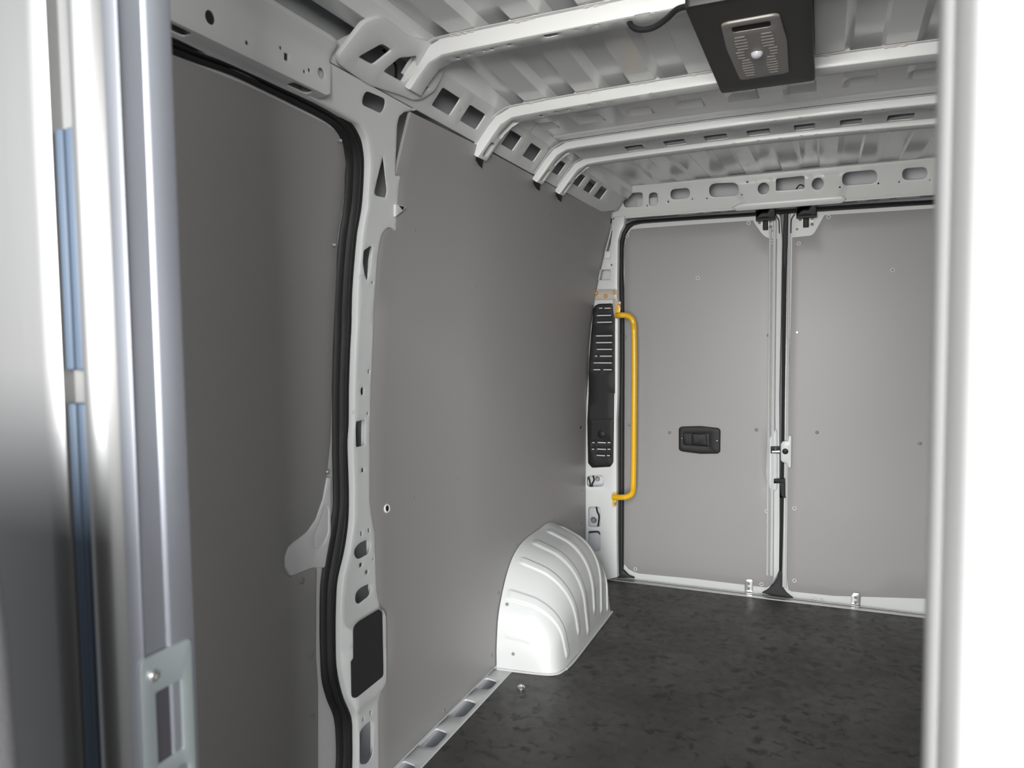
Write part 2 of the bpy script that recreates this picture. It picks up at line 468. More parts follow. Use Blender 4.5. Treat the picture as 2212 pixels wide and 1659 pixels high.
# ------------------------------------------------------------------ sliding door on the left
door1 = empty('door_1', (-1.15, 1.0, 0))
tag(door1, 'sliding side door lined with grey board', kind='structure')
flange = [(1.4842,.9785),(1.4682,.8875)] + [(1.4516,.8368),(1.4241,.7941),(1.394,.7724),(1.3687,.7622),(1.3441,.7592),(1.3234,.7507),(1.3129,.7329),(1.311,.7105),(1.3186,.6922),(1.3285,.6813),(1.3632,.6802),(1.4065,.6787),(1.4199,.6748),(1.4257,.6648),(1.4219,.5998),(1.4172,.4539),(1.4219,.3776),(1.4145,.1769)]
flange_up = [(.9366,1.7022),(1.1062,1.7051),(1.2701,1.7007),(1.3465,1.6977),(1.3893,1.6913),(1.4233,1.6751),(1.4484,1.6336),(1.4646,1.5348)] + [(1.4599,1.4715),(1.4718,1.3746),(1.48,1.2749),(1.4818,1.1528),(1.4839,.9872)]
line_ = [(.43, flange_up[0][1])] + flange_up + flange
ds = sheet('door_skin', [(.43, -.05), (.43, 1.745), (1.36, 1.745), (1.46, 1.72), (1.53, 1.66), (1.56, 1.55), (1.58, 1.3), (1.58, -.05)], [], lambda y, z, d: side(y, z, -.026 + d), PAINT, door1, step=.12)
ds['label'] = 'white steel inner skin of the sliding door'
pocket = rp([(1.4567,.821),(1.472,.8103),(1.4707,.7486),(1.4491,.7244),(1.4149,.7209),(1.4127,.7534),(1.4312,.7779)], .012)
lin = sheet('lining_panel', line_ + [(line_[-1][0], .02), (.43, .02)], [], lambda y, z, d: side(y, z, -.0185 + d), LINING, door1, thick=.006, rnd=.0015, step=.15)
lin['label'] = 'grey lining board on the sliding door'
for y, z in [(1.4107,1.6749)] + [(1.4472,1.4479)] + [(1.4708,.9008)]:
    put(SCREW_STEEL, 'screw', side(y, z, -.018), (1, 0, .15), lin, 0.75)
for y, z in [(1.3704,.658),(1.3989,.4663),(1.3984,.3133)]:
    put(SCREW_DARK, 'rivet', side(y, z, -.018), (1, 0, 0), lin, 0.9)
bump = sheet('latch_bulge', rp([(1.4839,.8847),(1.469,.8874),(1.4516,.8368),(1.4241,.7941),(1.394,.7724),(1.3441,.7592),(1.3201,.7503),(1.3108,.7289),(1.311,.7105),(1.3285,.6813),(1.4065,.6787),(1.4364,.6699),(1.4791,.6573)], .008), [pocket], lambda y, z, d: side(y, z, -.015 + d), PAINT, door1, thick=.010, rnd=.005, lip=.004, step=.05)
bump['label'] = 'white raised latch housing of the sliding door'
pk = sheet('latch_pocket_floor', offset(ccw(pocket), -.006), [], lambda y, z, d: side(y, z, -.018 + d), PAINT, bump, thick=.002, rnd=.001, step=.05)

sealR = [(.515, 1.722)] + [(.9234,1.7237),(1.0403,1.7279),(1.0927,1.7286),(1.1958,1.7283),(1.2645,1.729),(1.319,1.7268),(1.3731,1.7233),(1.4115,1.72),(1.4382,1.7133),(1.4635,1.7003),(1.48,1.6875),(1.5042,1.6446),(1.5271,1.544)] + [(1.5223,1.4788),(1.5275,1.358),(1.5379,1.276),(1.5386,1.1925),(1.5447,1.0227)] + [(1.5415,.9713),(1.5462,.8433),(1.5428,.7569),(1.5247,.6897),(1.4971,.6314),(1.4879,.5786),(1.483,.4788),(1.4843,.4018),(1.5061,.32),(1.5418,.2453),(1.5442,.1909),(1.5413,.1075)] + [(1.53, .0)]
sealL = [(.515, 1.693)] + [(.9308,1.7036),(1.0454,1.7096),(1.0981,1.7106),(1.2026,1.708),(1.2608,1.706),(1.3062,1.7045),(1.3457,1.702),(1.3692,1.6988),(1.3896,1.6933),(1.408,1.6844),(1.4203,1.6738),(1.4476,1.6329),(1.4687,1.5349)] + [(1.466,1.4719),(1.4703,1.3742),(1.4799,1.2748),(1.4851,1.1527),(1.4914,.9865)] + [(1.4921,.9778),(1.4931,.8287),(1.4856,.7804),(1.4644,.716),(1.4435,.6478),(1.4369,.5956),(1.434,.4977),(1.4364,.3971),(1.4537,.334),(1.4797,.2757),(1.4876,.2201),(1.4846,.1391)] + [(1.455, .0)]
prof = [(0, -.008), (.015, -.005), (.06, -.001), (.22, .003), (.33, .001), (.38, -.004), (.43, .001), (.56, .006), (.66, .005), (.70, -.001), (.74, .005), (.88, .007), (.97, .002), (1, -.004), (1, -.03)]
seal1 = ribbon('door_seal', sealL, sealR, lambda y, z, d: side(y, z, -.012 + d), prof, RUBBER, n=220)
tag(seal1, 'thick ribbed black rubber seal around the sliding door opening', 'door seal')

# ------------------------------------------------------------------ door pillar (white pressed steel, full of holes)
pr = [(1.6469,1.6184),(1.665,1.5378),(1.6704,1.5067),(1.6595,1.5083),(1.6452,1.5115),(1.63,1.5086),(1.6163,1.4997),(1.6072,1.4882),(1.6024,1.4668),(1.6003,1.429),(1.6074,1.3453),(1.6145,1.2557),(1.6186,1.1254),(1.6198,.9711)] + [(1.6215,.9354),(1.6175,.8044),(1.6277,.7491),(1.6391,.7089),(1.6416,.6273),(1.6461,.55),(1.6614,.4955),(1.6738,.4857),(1.6744,.2962),(1.6583,.2532),(1.6463,.2421),(1.642,.0554)]
pl = [(q[0] + .0012, q[1]) for q in sealR if q[1] < 1.7145]
outer = [(1.26, 1.80)] + [(1.26, 1.722)] + pl + [(pr[-1][0], .0)] + list(reversed(pr)) + [(1.6459,1.6377),(1.6398,1.6411),(1.6217,1.6385),(1.6035,1.6932),(1.581,1.7496),(1.5818,1.7671),(1.5982,1.7813),(1.6203,1.7894)] + [(1.648, 1.80)]
hp_tear = [(1.5488,1.6696),(1.5608,1.6516),(1.596,1.5925),(1.5936,1.5784),(1.5515,1.5759),(1.5424,1.5817),(1.5435,1.6099),(1.5479,1.6489)]
hp_slot = rp([(1.4268,1.7829),(1.5118,1.788),(1.5087,1.7539),(1.4227,1.7527)], .022)
hp_dia = [(1.561,1.4572),(1.5683,1.4539),(1.5713,1.4056),(1.5618,1.3718),(1.5501,1.3833),(1.5354,1.4147),(1.5337,1.4421)]
holes = [rp(hp_tear, .006), hp_slot, rp(hp_dia, .004)]
holes += [ell(c, 10) for c in [(1.5297,1.3781,.0042,.0036),(1.5861,1.3685,.0037,.0037),(1.6008,1.1428,.0053,.0065),(1.5761,1.0933,.0074,.0112),(1.5413,1.0427,.0036,.0038),(1.6029,1.0334,.0038,.0044)]]
holes += [rp([(1.5503,1.0175),(1.5923,1.0191),(1.594,.9511),(1.5548,.9509)], .008)]
holes += [rp([(1.5418,.6895),(1.5637,.7007),(1.6084,.7006),(1.6173,.6824),(1.6078,.661),(1.5586,.6595),(1.5432,.6711)], .012), rp([(1.5466,.5743),(1.566,.5822),(1.6091,.5801),(1.6181,.5644),(1.6058,.5469),(1.5547,.5419),(1.5428,.5564)], .012),
          rp([(1.5515,.2041),(1.5814,.2106),(1.6108,.2052),(1.615,.1911),(1.6104,.111),(1.5849,.0987),(1.5494,.1172)], .014)]
small = [(1.5829,.8878,.0053,.0052),(1.5738,.7231,.0031,.0062),(1.6079,.7235,.0032,.0058),(1.5697,.6417,.0061,.0052),(1.596,.615,.0063,.0053),(1.5202,.4476,.0029,.0061),(1.5702,.2285,.0031,.0058),(1.6041,.2292,.0032,.0064),(1.6277,.6415,.0032,.0037)]
holes += [rect(c[0] - c[2], c[1] - c[3], c[0] + c[2], c[1] + c[3], .002, 2) for c in small]
bulge = [(1.4574,.5242),(1.4888,.4872),(1.4931,.4474),(1.4821,.4163),(1.4982,.3582),(1.5145,.2704),(1.5312,.2544),(1.6359,.2529),(1.6834,.2702),(1.6946,.4899),(1.6633,.4979),(1.5572,.5031)]
def pil_relief(y, z):
    if not within((y, z), bulge): return 0.0
    d = min((Vector((y, z)) - closest(Vector((y, z)), a, b)).length for a, b in zip(bulge, bulge[1:] + bulge[:1]))
    k = min(1.0, d / .022); return .011 * k * k * (3 - 2 * k)
def closest(p, a, b):
    a, b = Vector(a), Vector(b); t = max(0, min(1, (p - a).dot(b - a) / (b - a).length_squared)); return a.lerp(b, t)
pil = sheet('door_pillar', outer, holes, lambda y, z, d: side(y, z, d), PAINT, thick=.030, rnd=.006, lip=.0015, step=.013, d0=.008, relief=pil_relief, hole_r=.0008)
tag(pil, 'white steel door pillar full of punched holes beside the black seal', 'pillar', kind='thing')
pad = sheet('felt_pad', rp([(1.5155,.4971),(1.5371,.5035),(1.6324,.5039),(1.6455,.4934),(1.6454,.3144),(1.5176,.3116),(1.5026,.3227),(1.5033,.4148),(1.5135,.4167)], .012), [], lambda y, z, d: side(y, z, .017 + d), FELT, thick=.005, rnd=.004, d0=.008, step=.04)
tag(pad, 'black felt pad stuck low on the white door pillar', 'pad')
rib = box('pad_rib', (0, -.0016, -.035), (.003, .0016, .035), BLACK, pad, bev=.0008)
q = (1.5496,.4583); rib.location = side(q[0], q[1], .0215)
clip = sheet('panel_clip', rp([(1.6349,1.569),(1.6586,1.5703),(1.6875,1.5706),(1.6791,1.56),(1.6626,1.5491),(1.6463,1.5383)], .004), [], lambda y, z, d: side(y, z, .014 + d), PAINT, pil, thick=.012, rnd=.003, step=.03)
clip['label'] = 'white sheet tab at the edge of the lining'
ct = sheet('tab_hole', rp([(1.6499,1.5676),(1.6766,1.5688),(1.6719,1.5593)], .002), [], lambda y, z, d: side(y, z, .0155 + d), BLACK, clip, thick=.002, rnd=.001, step=.03)

# beam above the sliding door
hpath = [(-1.005, 1.716), (-.990, 1.7225), (-.9565, 1.7262), (-.9515, 1.7278), (-.9492, 1.7325), (-.9455, 1.797), (-.943, 1.804), (-.9265, 1.8235), (-.922, 1.832), (-.930, 1.842), (-.955, 1.85)]
def path_map(path):
    S = [0.0]
    for a, b in zip(path, path[1:]): S.append(S[-1] + math.hypot(b[0] - a[0], b[1] - a[1]))
    def at(s):
        s = max(0, min(S[-1], s))
        for i in range(len(S) - 1):
            if s <= S[i + 1] + 1e-9:
                t = (s - S[i]) / (S[i + 1] - S[i])
                a, b = Vector(path[i]), Vector(path[i + 1]); tg = (b - a).normalized()
                return a.lerp(b, t), Vector((tg.y, -tg.x))
    return S, at
HS, hat = path_map(hpath)
def hmap(y, s, d):
    p, n = hat(s); p = p + n * d; return (p.x, y, p.y)
sf = HS[4]
hh = [ell((c[0], sf + c[1] - 1.7325, c[2], c[3])) for c in [(.9617,1.7602,.0108,.0112),(1.0461,1.7493,.0037,.0035),(1.1337,1.7708,.0035,.0035),(1.2023,1.7499,.0035,.0034),(1.2171,1.7576,.0039,.0039),(1.2549,1.7631,.0111,.0108)]]
c = (1.149,1.7599)
hh.append(rect(c[0] - .0055, sf + c[1] - 1.7325 - .0065, c[0] + .0055, sf + c[1] - 1.7325 + .0065, .001, 2))
for y0, y1 in ((.842, .935), (1.185, 1.245)):
    hh.append(rect(y0, HS[1] + .010, y1, HS[2] - .004, .009, 5))
dh = sheet('door_header', [(.43, 0), (1.285, 0), (1.285, HS[1]), (1.287, sf), (1.287, HS[5] - .01), (1.280, HS[5]), (1.282, HS[-1]), (.43, HS[-1])], hh, hmap, PAINT, thick=.004, rnd=.002, lip=.004, step=.012, hole_r=.001)
tag(dh, 'white steel box beam with round holes above the sliding door', 'beam', kind='thing')

# ------------------------------------------------------------------ cant rail along the top of the left wall
ch = []
for a in ([(1.7029,.082),(1.8023,.0844),(1.7933,.0312),(1.694,.0312)], [(1.8597,.0841),(1.9612,.0845),(1.9523,.0337),(1.8481,.0347)], [(2.1374,.0867),(2.2316,.089),(2.2177,.0356),(2.1273,.0362)], [(2.3108,.0877),(2.4075,.0896),(2.3955,.0384),(2.2964,.0399)], [(2.5896,.0935),(2.6536,.0934),(2.6473,.0419),(2.5751,.0438)],
          [(2.8237,.0926),(2.9001,.0959),(2.8859,.0443),(2.8074,.0476)], [(2.9638,.0986),(3.0517,.1001),(3.0307,.0448),(2.9451,.0482)], [(3.1198,.0994),(3.2093,.0995),(3.1958,.0468),(3.1001,.0467)]):
    ys = [p[0] for p in a]; ts = [p[1] for p in a]
    ch.append(rect((ys[0] + ys[3]) / 2, (ts[2] + ts[3]) / 2, (ys[1] + ys[2]) / 2, (ts[0] + ts[1]) / 2, .006))
ch += [ell(c, 8) for c in [(1.8326,.0579,.0032,.0023),(2.2686,.0629,.0038,.0024),(2.4458,.1051,.0043,.0024)]]
ch += [rp([(1.3664,.0405),(1.4117,.0905),(1.4517,.0911),(1.4224,.042)], .006), rp([(1.4633,.0415),(1.4881,.0864),(1.5345,.1062),(1.5569,.0849),(1.5485,.043)], .006), rp([(1.5812,.0392),(1.5961,.0618),(1.6462,.0638),(1.6358,.0388)], .006)]
cr = sheet('cant_rail', [(3.30, .0008), (3.50, .045), (3.50, .151), (1.50, .151), (1.40, .120), (1.335, .06), (1.30, .02), (1.28, .0008)], ch, cant, PAINT, thick=.03, rnd=.005, lip=.004, step=.05)
tag(cr, 'white sloping cant rail with square cut outs along the left roof edge', 'rail', kind='thing')
gp = [(1.2977,.0222),(1.3143,.104),(1.3282,.1186),(1.3542,.1358),(1.3795,.1395),(1.4699,.1369),(1.5431,.1559),(1.6296,.159),(1.6513,.1294),(1.6532,.1126),(1.6578,.0966),(1.662,.066),(1.6338,.0313),(1.604,.0192),(1.55,.0151),(1.4367,.0005),(1.3668,.0036),(1.314,.0079)]
gh = [rp([(1.3516,.0418),(1.3964,.0913),(1.436,.0919),(1.407,.0434)], .008), rp([(1.4475,.0429),(1.472,.0873),(1.5235,.1123),(1.5492,.0891),(1.5318,.0443)], .008), rp([(1.5641,.0405),(1.5788,.0629),(1.6329,.0665),(1.6181,.0402)], .006), rp([(1.5742,.107),(1.5805,.1195),(1.6097,.1403),(1.63,.142),(1.5768,.1063)], .002)]
gus = sheet('bow_gusset', rp(gp, .008, 3), gh, lambda y, t, d: cant(y, t, .012 + d), PAINT, thick=.011, rnd=.006, lip=.008, step=.03)
tag(gus, 'white cast looking gusset joining the first roof bow to the door pillar', 'gusset', kind='thing')
wire = tube('wiring_cable', [(-.94, 1.475, 1.885), (-.935, 1.515, 1.868), (-.945, 1.535, 1.845), (-.965, 1.55, 1.825)], .0035, BLACK)
tag(wire, 'black cable passing behind the gusset opening', 'cable')

# ------------------------------------------------------------------ roof bows
def bow_z(x, b, amp):
    q = (x - XC) / 0.70
    return b + amp * (1 - q * q)
def bow_path(b, amp, z0=1.773):
    lx = lambda z: -.946 + (z - 1.773) * .8279
    xc = lx(b)
    half = [(lx(z0), z0), (lx(b - .035), b - .035), (lx(b - .018) + .0005, b - .018), (xc + .0035, b - .0068), (xc + .015, b - .0012), (xc + .034, b + .0008)] + [(x, bow_z(x, b, amp)) for x in (-.78, -.70, -.60, -.50, -.40, -.30, -.2)]
    return half + [(XC, bow_z(XC, b, amp))] + [(2 * XC - x, z) for x, z in reversed(half)]
def bow(name, path, y0, y1, h, label, slots, holes, longs=()):
    S, at_ = path_map(path)
    def s_of(x):
        for i in range(len(path) - 1):
            a, b = path[i], path[i + 1]
            if a[0] <= x <= b[0]: return S[i] + (S[i + 1] - S[i]) * (x - a[0]) / (b[0] - a[0])
        return S[-1]
    def mp(s, y, d):
        p, n = at_(s); p = p + n * d; return (p.x, y, p.y)
    hs = []
    for x, y, a, b in holes:
        hs.append(ell((s_of(x), y, a, b), 10))
    for x, y, a, b in longs: hs.append(rect(s_of(x) - a, y - b, s_of(x) + a, y + b, b * .98, 5))
    for s0, s1, ya, yb in slots: hs.append(rect(s0, ya, s1, yb, (yb - ya) * .5, 5))
    root = sheet(name, [(0, y0), (S[-1], y0), (S[-1], y1), (0, y1)], hs, mp, PAINT, thick=h, rnd=.006, lip=.0015, step=.03, hole_r=.0006)
    tag(root, label, 'roof bow', 'roof bows', kind='thing')
    fl = ribbon('bow_flange', [(0.02, y0 - .012), (S[-1] - .02, y0 - .012)], [(0.02, y0 + .004), (S[-1] - .02, y0 + .004)], lambda s, y, d: mp(s, y, d - h), [(0, -.0012), (0, 0), (1, 0), (1, -.0012)], PAINT, root, n=90)
    return root, mp, S, s_of
b1h = [(-.8031,1.581,.0045,.0062),(-.7701,1.5753,.0024,.004),(-.7303,1.5715,.0034,.004),(-.7109,1.5707,.0044,.0053),(-.6667,1.5674,.0041,.0052),(-.5047,1.5561,.0032,.0037),(-.4582,1.5528,.0041,.0049),(-.401,1.5511,.0019,.0024),(-.328,1.549,.0028,.0029)]
B1, B2, B3, B4 = (1.880, .008), (1.863, .014), (1.876, .012), (1.876, .015)
b1, mp1, S1, so1 = bow('roof_bow', bow_path(*B1, 1.812), 1.545, 1.600, .036, 'first white roof bow, running behind the black ceiling lamp from the gusset', [], b1h, [[(-.563,1.5597,.017,.0088)][0], [(-.3574,1.5466,.0157,.0077)][0]])
b2h = [(-.7182,2.0304,.0039,.0055),(-.6832,2.0277,.0045,.0055),(-.6174,2.0187,.0038,.0054),(-.5714,2.0136,.0038,.0053),(-.4851,2.0094,.0025,.0041),(-.4406,2.0051,.0043,.0061),(-.7679,2.0397,.0046,.0079)]
slots = [(.012, .060, .016, .044), (.080, .155, .030, .056)]
def sl(y0, k): return [(a, b, y0 + c * k, y0 + d * k) for a, b, c, d in slots]
b2, mp2, S2, so2 = bow('roof_bow', bow_path(*B2, 1.760), 2.003, 2.066, .029, 'second white roof bow, crossing just behind the black ceiling lamp', sl(2.003, 1), b2h)
b3h = [(-.3988,2.4758,.0034,.0068),(-.2656,2.4674,.0033,.0066),(-.1536,2.4635,.0049,.0087),(-.0807,2.4606,.0048,.0085),(.0992,2.4758,.0037,.0063),(.1475,2.4742,.0036,.0062),(.2806,2.4951,.0026,.0062)]
b3, mp3, S3, so3 = bow('roof_bow', bow_path(*B3), 2.462, 2.518, .024, 'third white roof bow, front one of the closely spaced pair', sl(2.462, .9), b3h)
b4h = [(-.4017,2.701,.0037,.0081),(-.3033,2.6914,.0042,.0079),(-.2215,2.692,.0042,.0078),(-.1523,2.6982,.0054,.0104),(-.0846,2.6911,.0041,.0076),(-.0373,2.6956,.0047,.0102),(.0951,2.701,.004,.0075),(.143,2.7067,.0034,.0075)]
b4, mp4, S4, so4 = bow('roof_bow', bow_path(*B4), 2.700, 2.752, .025, 'fourth white roof bow, nearest the rear doors', sl(2.700, .82), b4h)
# sealant between the low roof pans and the bows, one lumpy bead per pan
def beads(root, y, h, B):
    for k in range(9):
        x0 = -0.800 + k * 0.1535 + random.uniform(-.010, .004); x1 = x0 + random.uniform(.066, .082)
        if x0 > .50: continue
        n = 11; pts = []
        for i in range(n):
            x = x0 + (x1 - x0) * i / (n - 1); e = .004 if i in (0, n - 1, n - 2) else 0
            pts.append((x, y + random.uniform(-.002, .002), bow_z(x, *B) + h + .0005 + e + random.uniform(-.001, .002)))
        tube('sealant_bead', pts, lambda t: .0026 + .0009 * math.sin(t * 23 + k) + (.0016 if t > .82 else 0), SEALANT, root, seg=7)
beads(b1, 1.542, .036, B1); beads(b2, 2.000, .029, B2)
for r, mp_, y0 in ((b2, mp2, 2.003), (b3, mp3, 2.462), (b4, mp4, 2.700)):
    bm = bmesh.new()
    a = [bm.verts.new(mp_(0, y, d) ) for _, y, d in [(0, y0 + .012, -.004), (0, y0 + .045, -.004), (0, y0 + .045, -.020), (0, y0 + .012, -.020)]]
    b = [bm.verts.new(Vector(v.co) + Vector((-.006, .004, -.022 + (.012 if i in (0, 3) else 0)))) for i, v in enumerate(a)]
    bm.faces.new(a); bm.faces.new(b)
    for i in range(4): bm.faces.new((a[i], a[(i + 1) % 4], b[(i + 1) % 4], b[i]))
    bm_obj('end_clip', bm, BLACK, r)['label'] = 'black clip under the end of the bow'
# infill sheet between the closely spaced bows, with dark cut outs
dsl = [(-.6732,2.6333),(-.608,2.6356),(-.5341,2.623),(-.4613,2.6222),(-.3953,2.6136),(-.3193,2.6109),(-.2539,2.604),(-.1816,2.6015),(-.1053,2.6016),(-.0423,2.6034),(.0336,2.6163),(.0965,2.6056),(.1701,2.6227),(.2446,2.6319)]
hs = [rect(dsl[i][0], 2.615, dsl[i + 1][0], 2.688, .008) for i in range(0, 14, 2)]
def infill_map(x, y, d): return (x, y, bow_z(x, 1.876, .013) + .019 - d)
inf = sheet('bow_infill', [(-.855, 2.512), (.50, 2.512), (.50, 2.705), (-.855, 2.705)], hs, infill_map, PAINT, thick=.004, rnd=.0015, lip=.004, step=.06)
tag(inf, 'narrow white infill sheet with dark cut outs between two close roof bows', 'sheet', kind='thing')

# ------------------------------------------------------------------ beam over the rear doors
hh = [ell(c, 20) for c in [(-.2655,.0884,.0242,.0261)]] + [ell(c, 20) for c in [(-.0414,.0886,.024,.0258)]]
hh += [rp([(-.2122,.1264),(-.0955,.128),(-.0954,.0715),(-.2129,.0728)], .010)]
hh += [rp([(-.6803,.1185),(-.5912,.119),(-.5927,.0717),(-.6823,.0707)], .030), rp([(-.502,.1285),(-.3718,.1247),(-.3732,.0636),(-.5052,.0662)], .040), rp([(.0551,.1277),(.1896,.1248),(.1918,.067),(.0563,.0686)], .040), rp([(.2847,.1195),(.3761,.1171),(.3791,.0682),(.2872,.0701)], .034)]
hh += [rp([(-.9101,.1191),(-.8125,.1177),(-.8186,.0509),(-.9088,.0521)], .014), rp([(-.7821,.1118),(-.7407,.1121),(-.7458,.049),(-.7877,.0484)], .022)]
hh += [ell(c, 8) for c in [(-.6943,.0622,.0039,.0039),(-.5822,.0658,.0034,.0035),(-.5156,.0628,.0034,.0035),(-.3587,.0696,.0036,.0038),(-.7954,.0522,.0036,.004),(-.3338,.1238,.0058,.003),(-.962,.0417,.0037,.0037)]] + [ell(c, 8) for c in [(.0471,.0659,.0037,.004),(.1973,.0652,.0035,.0039),(.2756,.0644,.0031,.0034),(.3885,.061,.003,.0034)]]
def head_relief(x, t):
    # raised box in the middle around the rectangular opening, with sloping ends
    l = (x + .372 + .55 * max(0, t - .05)) / .025; r = (.070 + .55 * max(0, t - .05) - x) / .03
    k = max(0.0, min(1.0, l, r, (.141 - t) / .02))
    return .012 * k * k * (3 - 2 * k)
ho = [(-.98, 0)] + [(.60, 0), (.60, .153), (-.90, .153), (-.965, .12)]
hb = sheet('rear_header', ho, hh, head, PAINT, thick=.05, rnd=.006, lip=.008, step=.013, relief=head_relief)
tag(hb, 'white steel beam with oval openings above the rear doors', 'beam', kind='thing')
# downward lip of the beam with its slots
lipmap = lambda x, y, d: (x, y, 1.8045 - d)
ls = []
for a in ([(-.6479,3.3941),(-.5635,3.4032),(-.5685,3.4292),(-.6511,3.4167)], [(-.5354,3.4268),(-.5001,3.4303),(-.5026,3.448),(-.5374,3.4449)], [(-.4576,3.4328),(-.4217,3.4368),(-.4239,3.4544),(-.4599,3.4505)], [(.0081,3.4301),(.0435,3.4337),(.044,3.4621),(.0082,3.4587)], [(.1162,3.4282),(.152,3.4278),(.1536,3.4605),(.1172,3.4563)], [(.2033,3.4307),(.2409,3.436),(.2426,3.4592),(.2047,3.4539)], [(.2698,3.3894),(.3543,3.3889),(.3581,3.4245),(.2728,3.4254)]):
    xs = [p[0] for p in a]
    ls.append(rect(min(xs), 3.568, max(xs), 3.581, .006))
lips = sheet('header_lip', [(-.93, 3.552), (.60, 3.552), (.60, 3.600), (-.93, 3.600)], ls, lipmap, PAINT, hb, thick=.004, rnd=.0015, lip=.010, step=.08)
cap = sheet('header_boss', rp([(-.385, -.006), (.06, -.006), (.075, .012), (.06, .030), (-.37, .030), (-.41, .012)], .010), [], head, PAINT, hb, thick=.02, rnd=.010, d0=.016, step=.03)
cap['label'] = 'rounded lower bulge above the door latches'
for x0, x1, zz in ((-.215, -.075, .0),):
    tube('wire', [(x0, 3.60, 1.845), (x0 + .03, 3.59, 1.87), (x0 + .07, 3.585, 1.862), (x0 + .10, 3.59, 1.90), (x1, 3.60, 1.87)], .0028, BLACK, hb)
tube('wire', [(.12, 3.60, 1.835), (.16, 3.59, 1.868), (.21, 3.585, 1.878), (.27, 3.60, 1.862)], .006, BLACK, hb)
tube('wire', [(-.46, 3.60, 1.836), (-.40, 3.59, 1.838), (-.34, 3.60, 1.846)], .005, BLACK, hb)
o = box('connector', (-.205, 3.585, 1.838), (-.125, 3.61, 1.858), BLACK, hb, bev=.004)
o = put(SCREW_BLACK, 'grommet', (-.722, 3.575, 1.846), (0, -1, 0), hb, 1.7)
bk = box('inner_plate', (-.86, 3.60, 1.81), (-.76, 3.605, 1.90), PAINT, hb, bev=.001)

# ------------------------------------------------------------------ left rear corner pillar
rl = [(-.9689,1.8429),(-.9715,1.7915),(-.9754,1.7553),(-.9947,1.6835),(-1.014,1.6234),(-1.0335,1.5444),(-1.0467,1.4833),(-1.0664,1.4034),(-1.0798,1.329),(-1.0898,1.2668),(-1.0955,1.047)] + [(-1.1114,.8404),(-1.1143,.6987),(-1.116,.5206),(-1.1157,.3056),(-1.1164,.1759)]
rr_ = [(-.9378,1.6982),(-.9393,1.6011),(-.9415,1.4792),(-.9387,1.3566),(-.939,1.2336),(-.941,.9494)] + [(-.9471,.8106),(-.948,.461),(-.9486,.2493),(-.9475,.1218),(-.9456,.0237)]
ro = [(-.99, 1.815), (-.905, 1.815)] + [(-.9096,1.7689),(-.9265,1.7399)] + [(x - .0012, z) for x, z in rr_] + [(-1.01, .0), (-1.13, .0)] + list(reversed(rl))
rh = [rp([(-.9729,1.754),(-.9679,1.7475),(-.9821,1.6491),(-1.0037,1.6485)], .003), rp([(-1.0296,1.5603),(-.9786,1.5591),(-.9813,1.5077),(-1.0382,1.5101)], .006), rp([(-1.1057,.5284),(-1.016,.5375),(-1.014,.4811),(-1.1038,.47)], .020), rp([(-1.0969,.3703),(-1.0347,.3753),(-1.0351,.2719),(-1.0975,.2663)], .014), rp([(-1.0976,.2461),(-1.0352,.2519),(-1.0356,.1481),(-1.0981,.1416)], .014)]
rh += [ell(c, 8) for c in [(-.9728,1.5808,.0044,.0043),(-.9607,1.8434,.005,.0048)]]
rp_ = sheet('rear_pillar', ro, rh, pillar_plane, PAINT, thick=.058, rnd=.007, lip=.012, step=.06)
tag(rp_, 'white steel corner pillar left of the rear doors', 'pillar', kind='thing')
tab = sheet('clip_tab', rp([(-1.0047,1.6494),(-.9743,1.6476),(-.9781,1.6265),(-.9795,1.6114),(-1.008,1.6147)], .003), [], pillar_plane, PAINT, rp_, d0=.008, thick=.007, rnd=.002)
pb = box('inner_bulkhead', (-1.15, 3.60, -.02), (-1.03, 3.604, .60), SKIN, rp_, bev=.001)
tube('wire', [(-1.081,3.57,.5261),(-1.0752,3.57,.5035),(-1.0856,3.57,.4813),(-1.0842,3.57,.4656)], .004, BLACK, rp_)
tube('wire', [(-1.1054,3.57,.5159),(-1.0981,3.57,.4948),(-1.0946,3.57,.4678)], .004, BLACK, rp_)
tube('wire', [(-1.064,3.57,.3665),(-1.0583,3.57,.3396),(-1.0495,3.57,.3188),(-1.0549,3.57,.2679)], .004, BLACK, rp_)
tube('wire', [(-1.1091,3.57,.2297),(-1.0587,3.57,.2373),(-1.0455,3.57,.2255)], .003, BLACK, rp_)
put(SCREW_STEEL, 'bolt', (-1.0638,3.596,.5053), (0, -1, 0), rp_, 1.6)
put(SCREW_STEEL, 'bolt', (-1.0856,3.599,.2909), (0, -1, 0), rp_, 2.2)

# black slotted cover
co = rp([(-1.0636,1.3688),(-1.0538,1.3852),(-1.0344,1.3933),(-.9675,1.3932),(-.9644,1.3539),(-.955,1.3352),(-.9561,.9499)] + [(-.9596,.9497),(-.9649,.6055),(-.9792,.5829),(-1.0731,.5725),(-1.0949,.5947),(-1.0982,.8066),(-1.0902,.9473)] + [(-1.0898,1.0475),(-1.0868,1.1228),(-1.0758,1.2478)], .006, 3)
cs = [(-1.0246,1.3708,.0096,.0031),(-.9901,1.3699,.0172,.0031),(-1.0086,1.3349,.0372,.0031),(-1.006,1.3015,.0384,.0031),(-1.0086,1.2347,.0415,.0031),(-1.0087,1.2012,.0415,.0031),(-1.0069,1.1677,.0396,.0031),(-1.0492,1.1343,.007,.0031),(-.9997,1.1342,.0315,.0031),(-1.016,1.1006,.0478,.0031),(-1.0456,1.0668,.0186,.0032),(-.9911,1.0671,.0226,.0031),(-1.0652,.7006,.0071,.0032),(-1.0222,.7025,.0225,.0032),(-.9846,.7042,.0081,.0032),(-1.0669,.667,.0071,.0032),(-1.0235,.6691,.0237,.0032),(-.9848,.671,.0081,.0032),(-1.0275,.6371,.023,.0032),(-.988,.6391,.0089,.0032)]
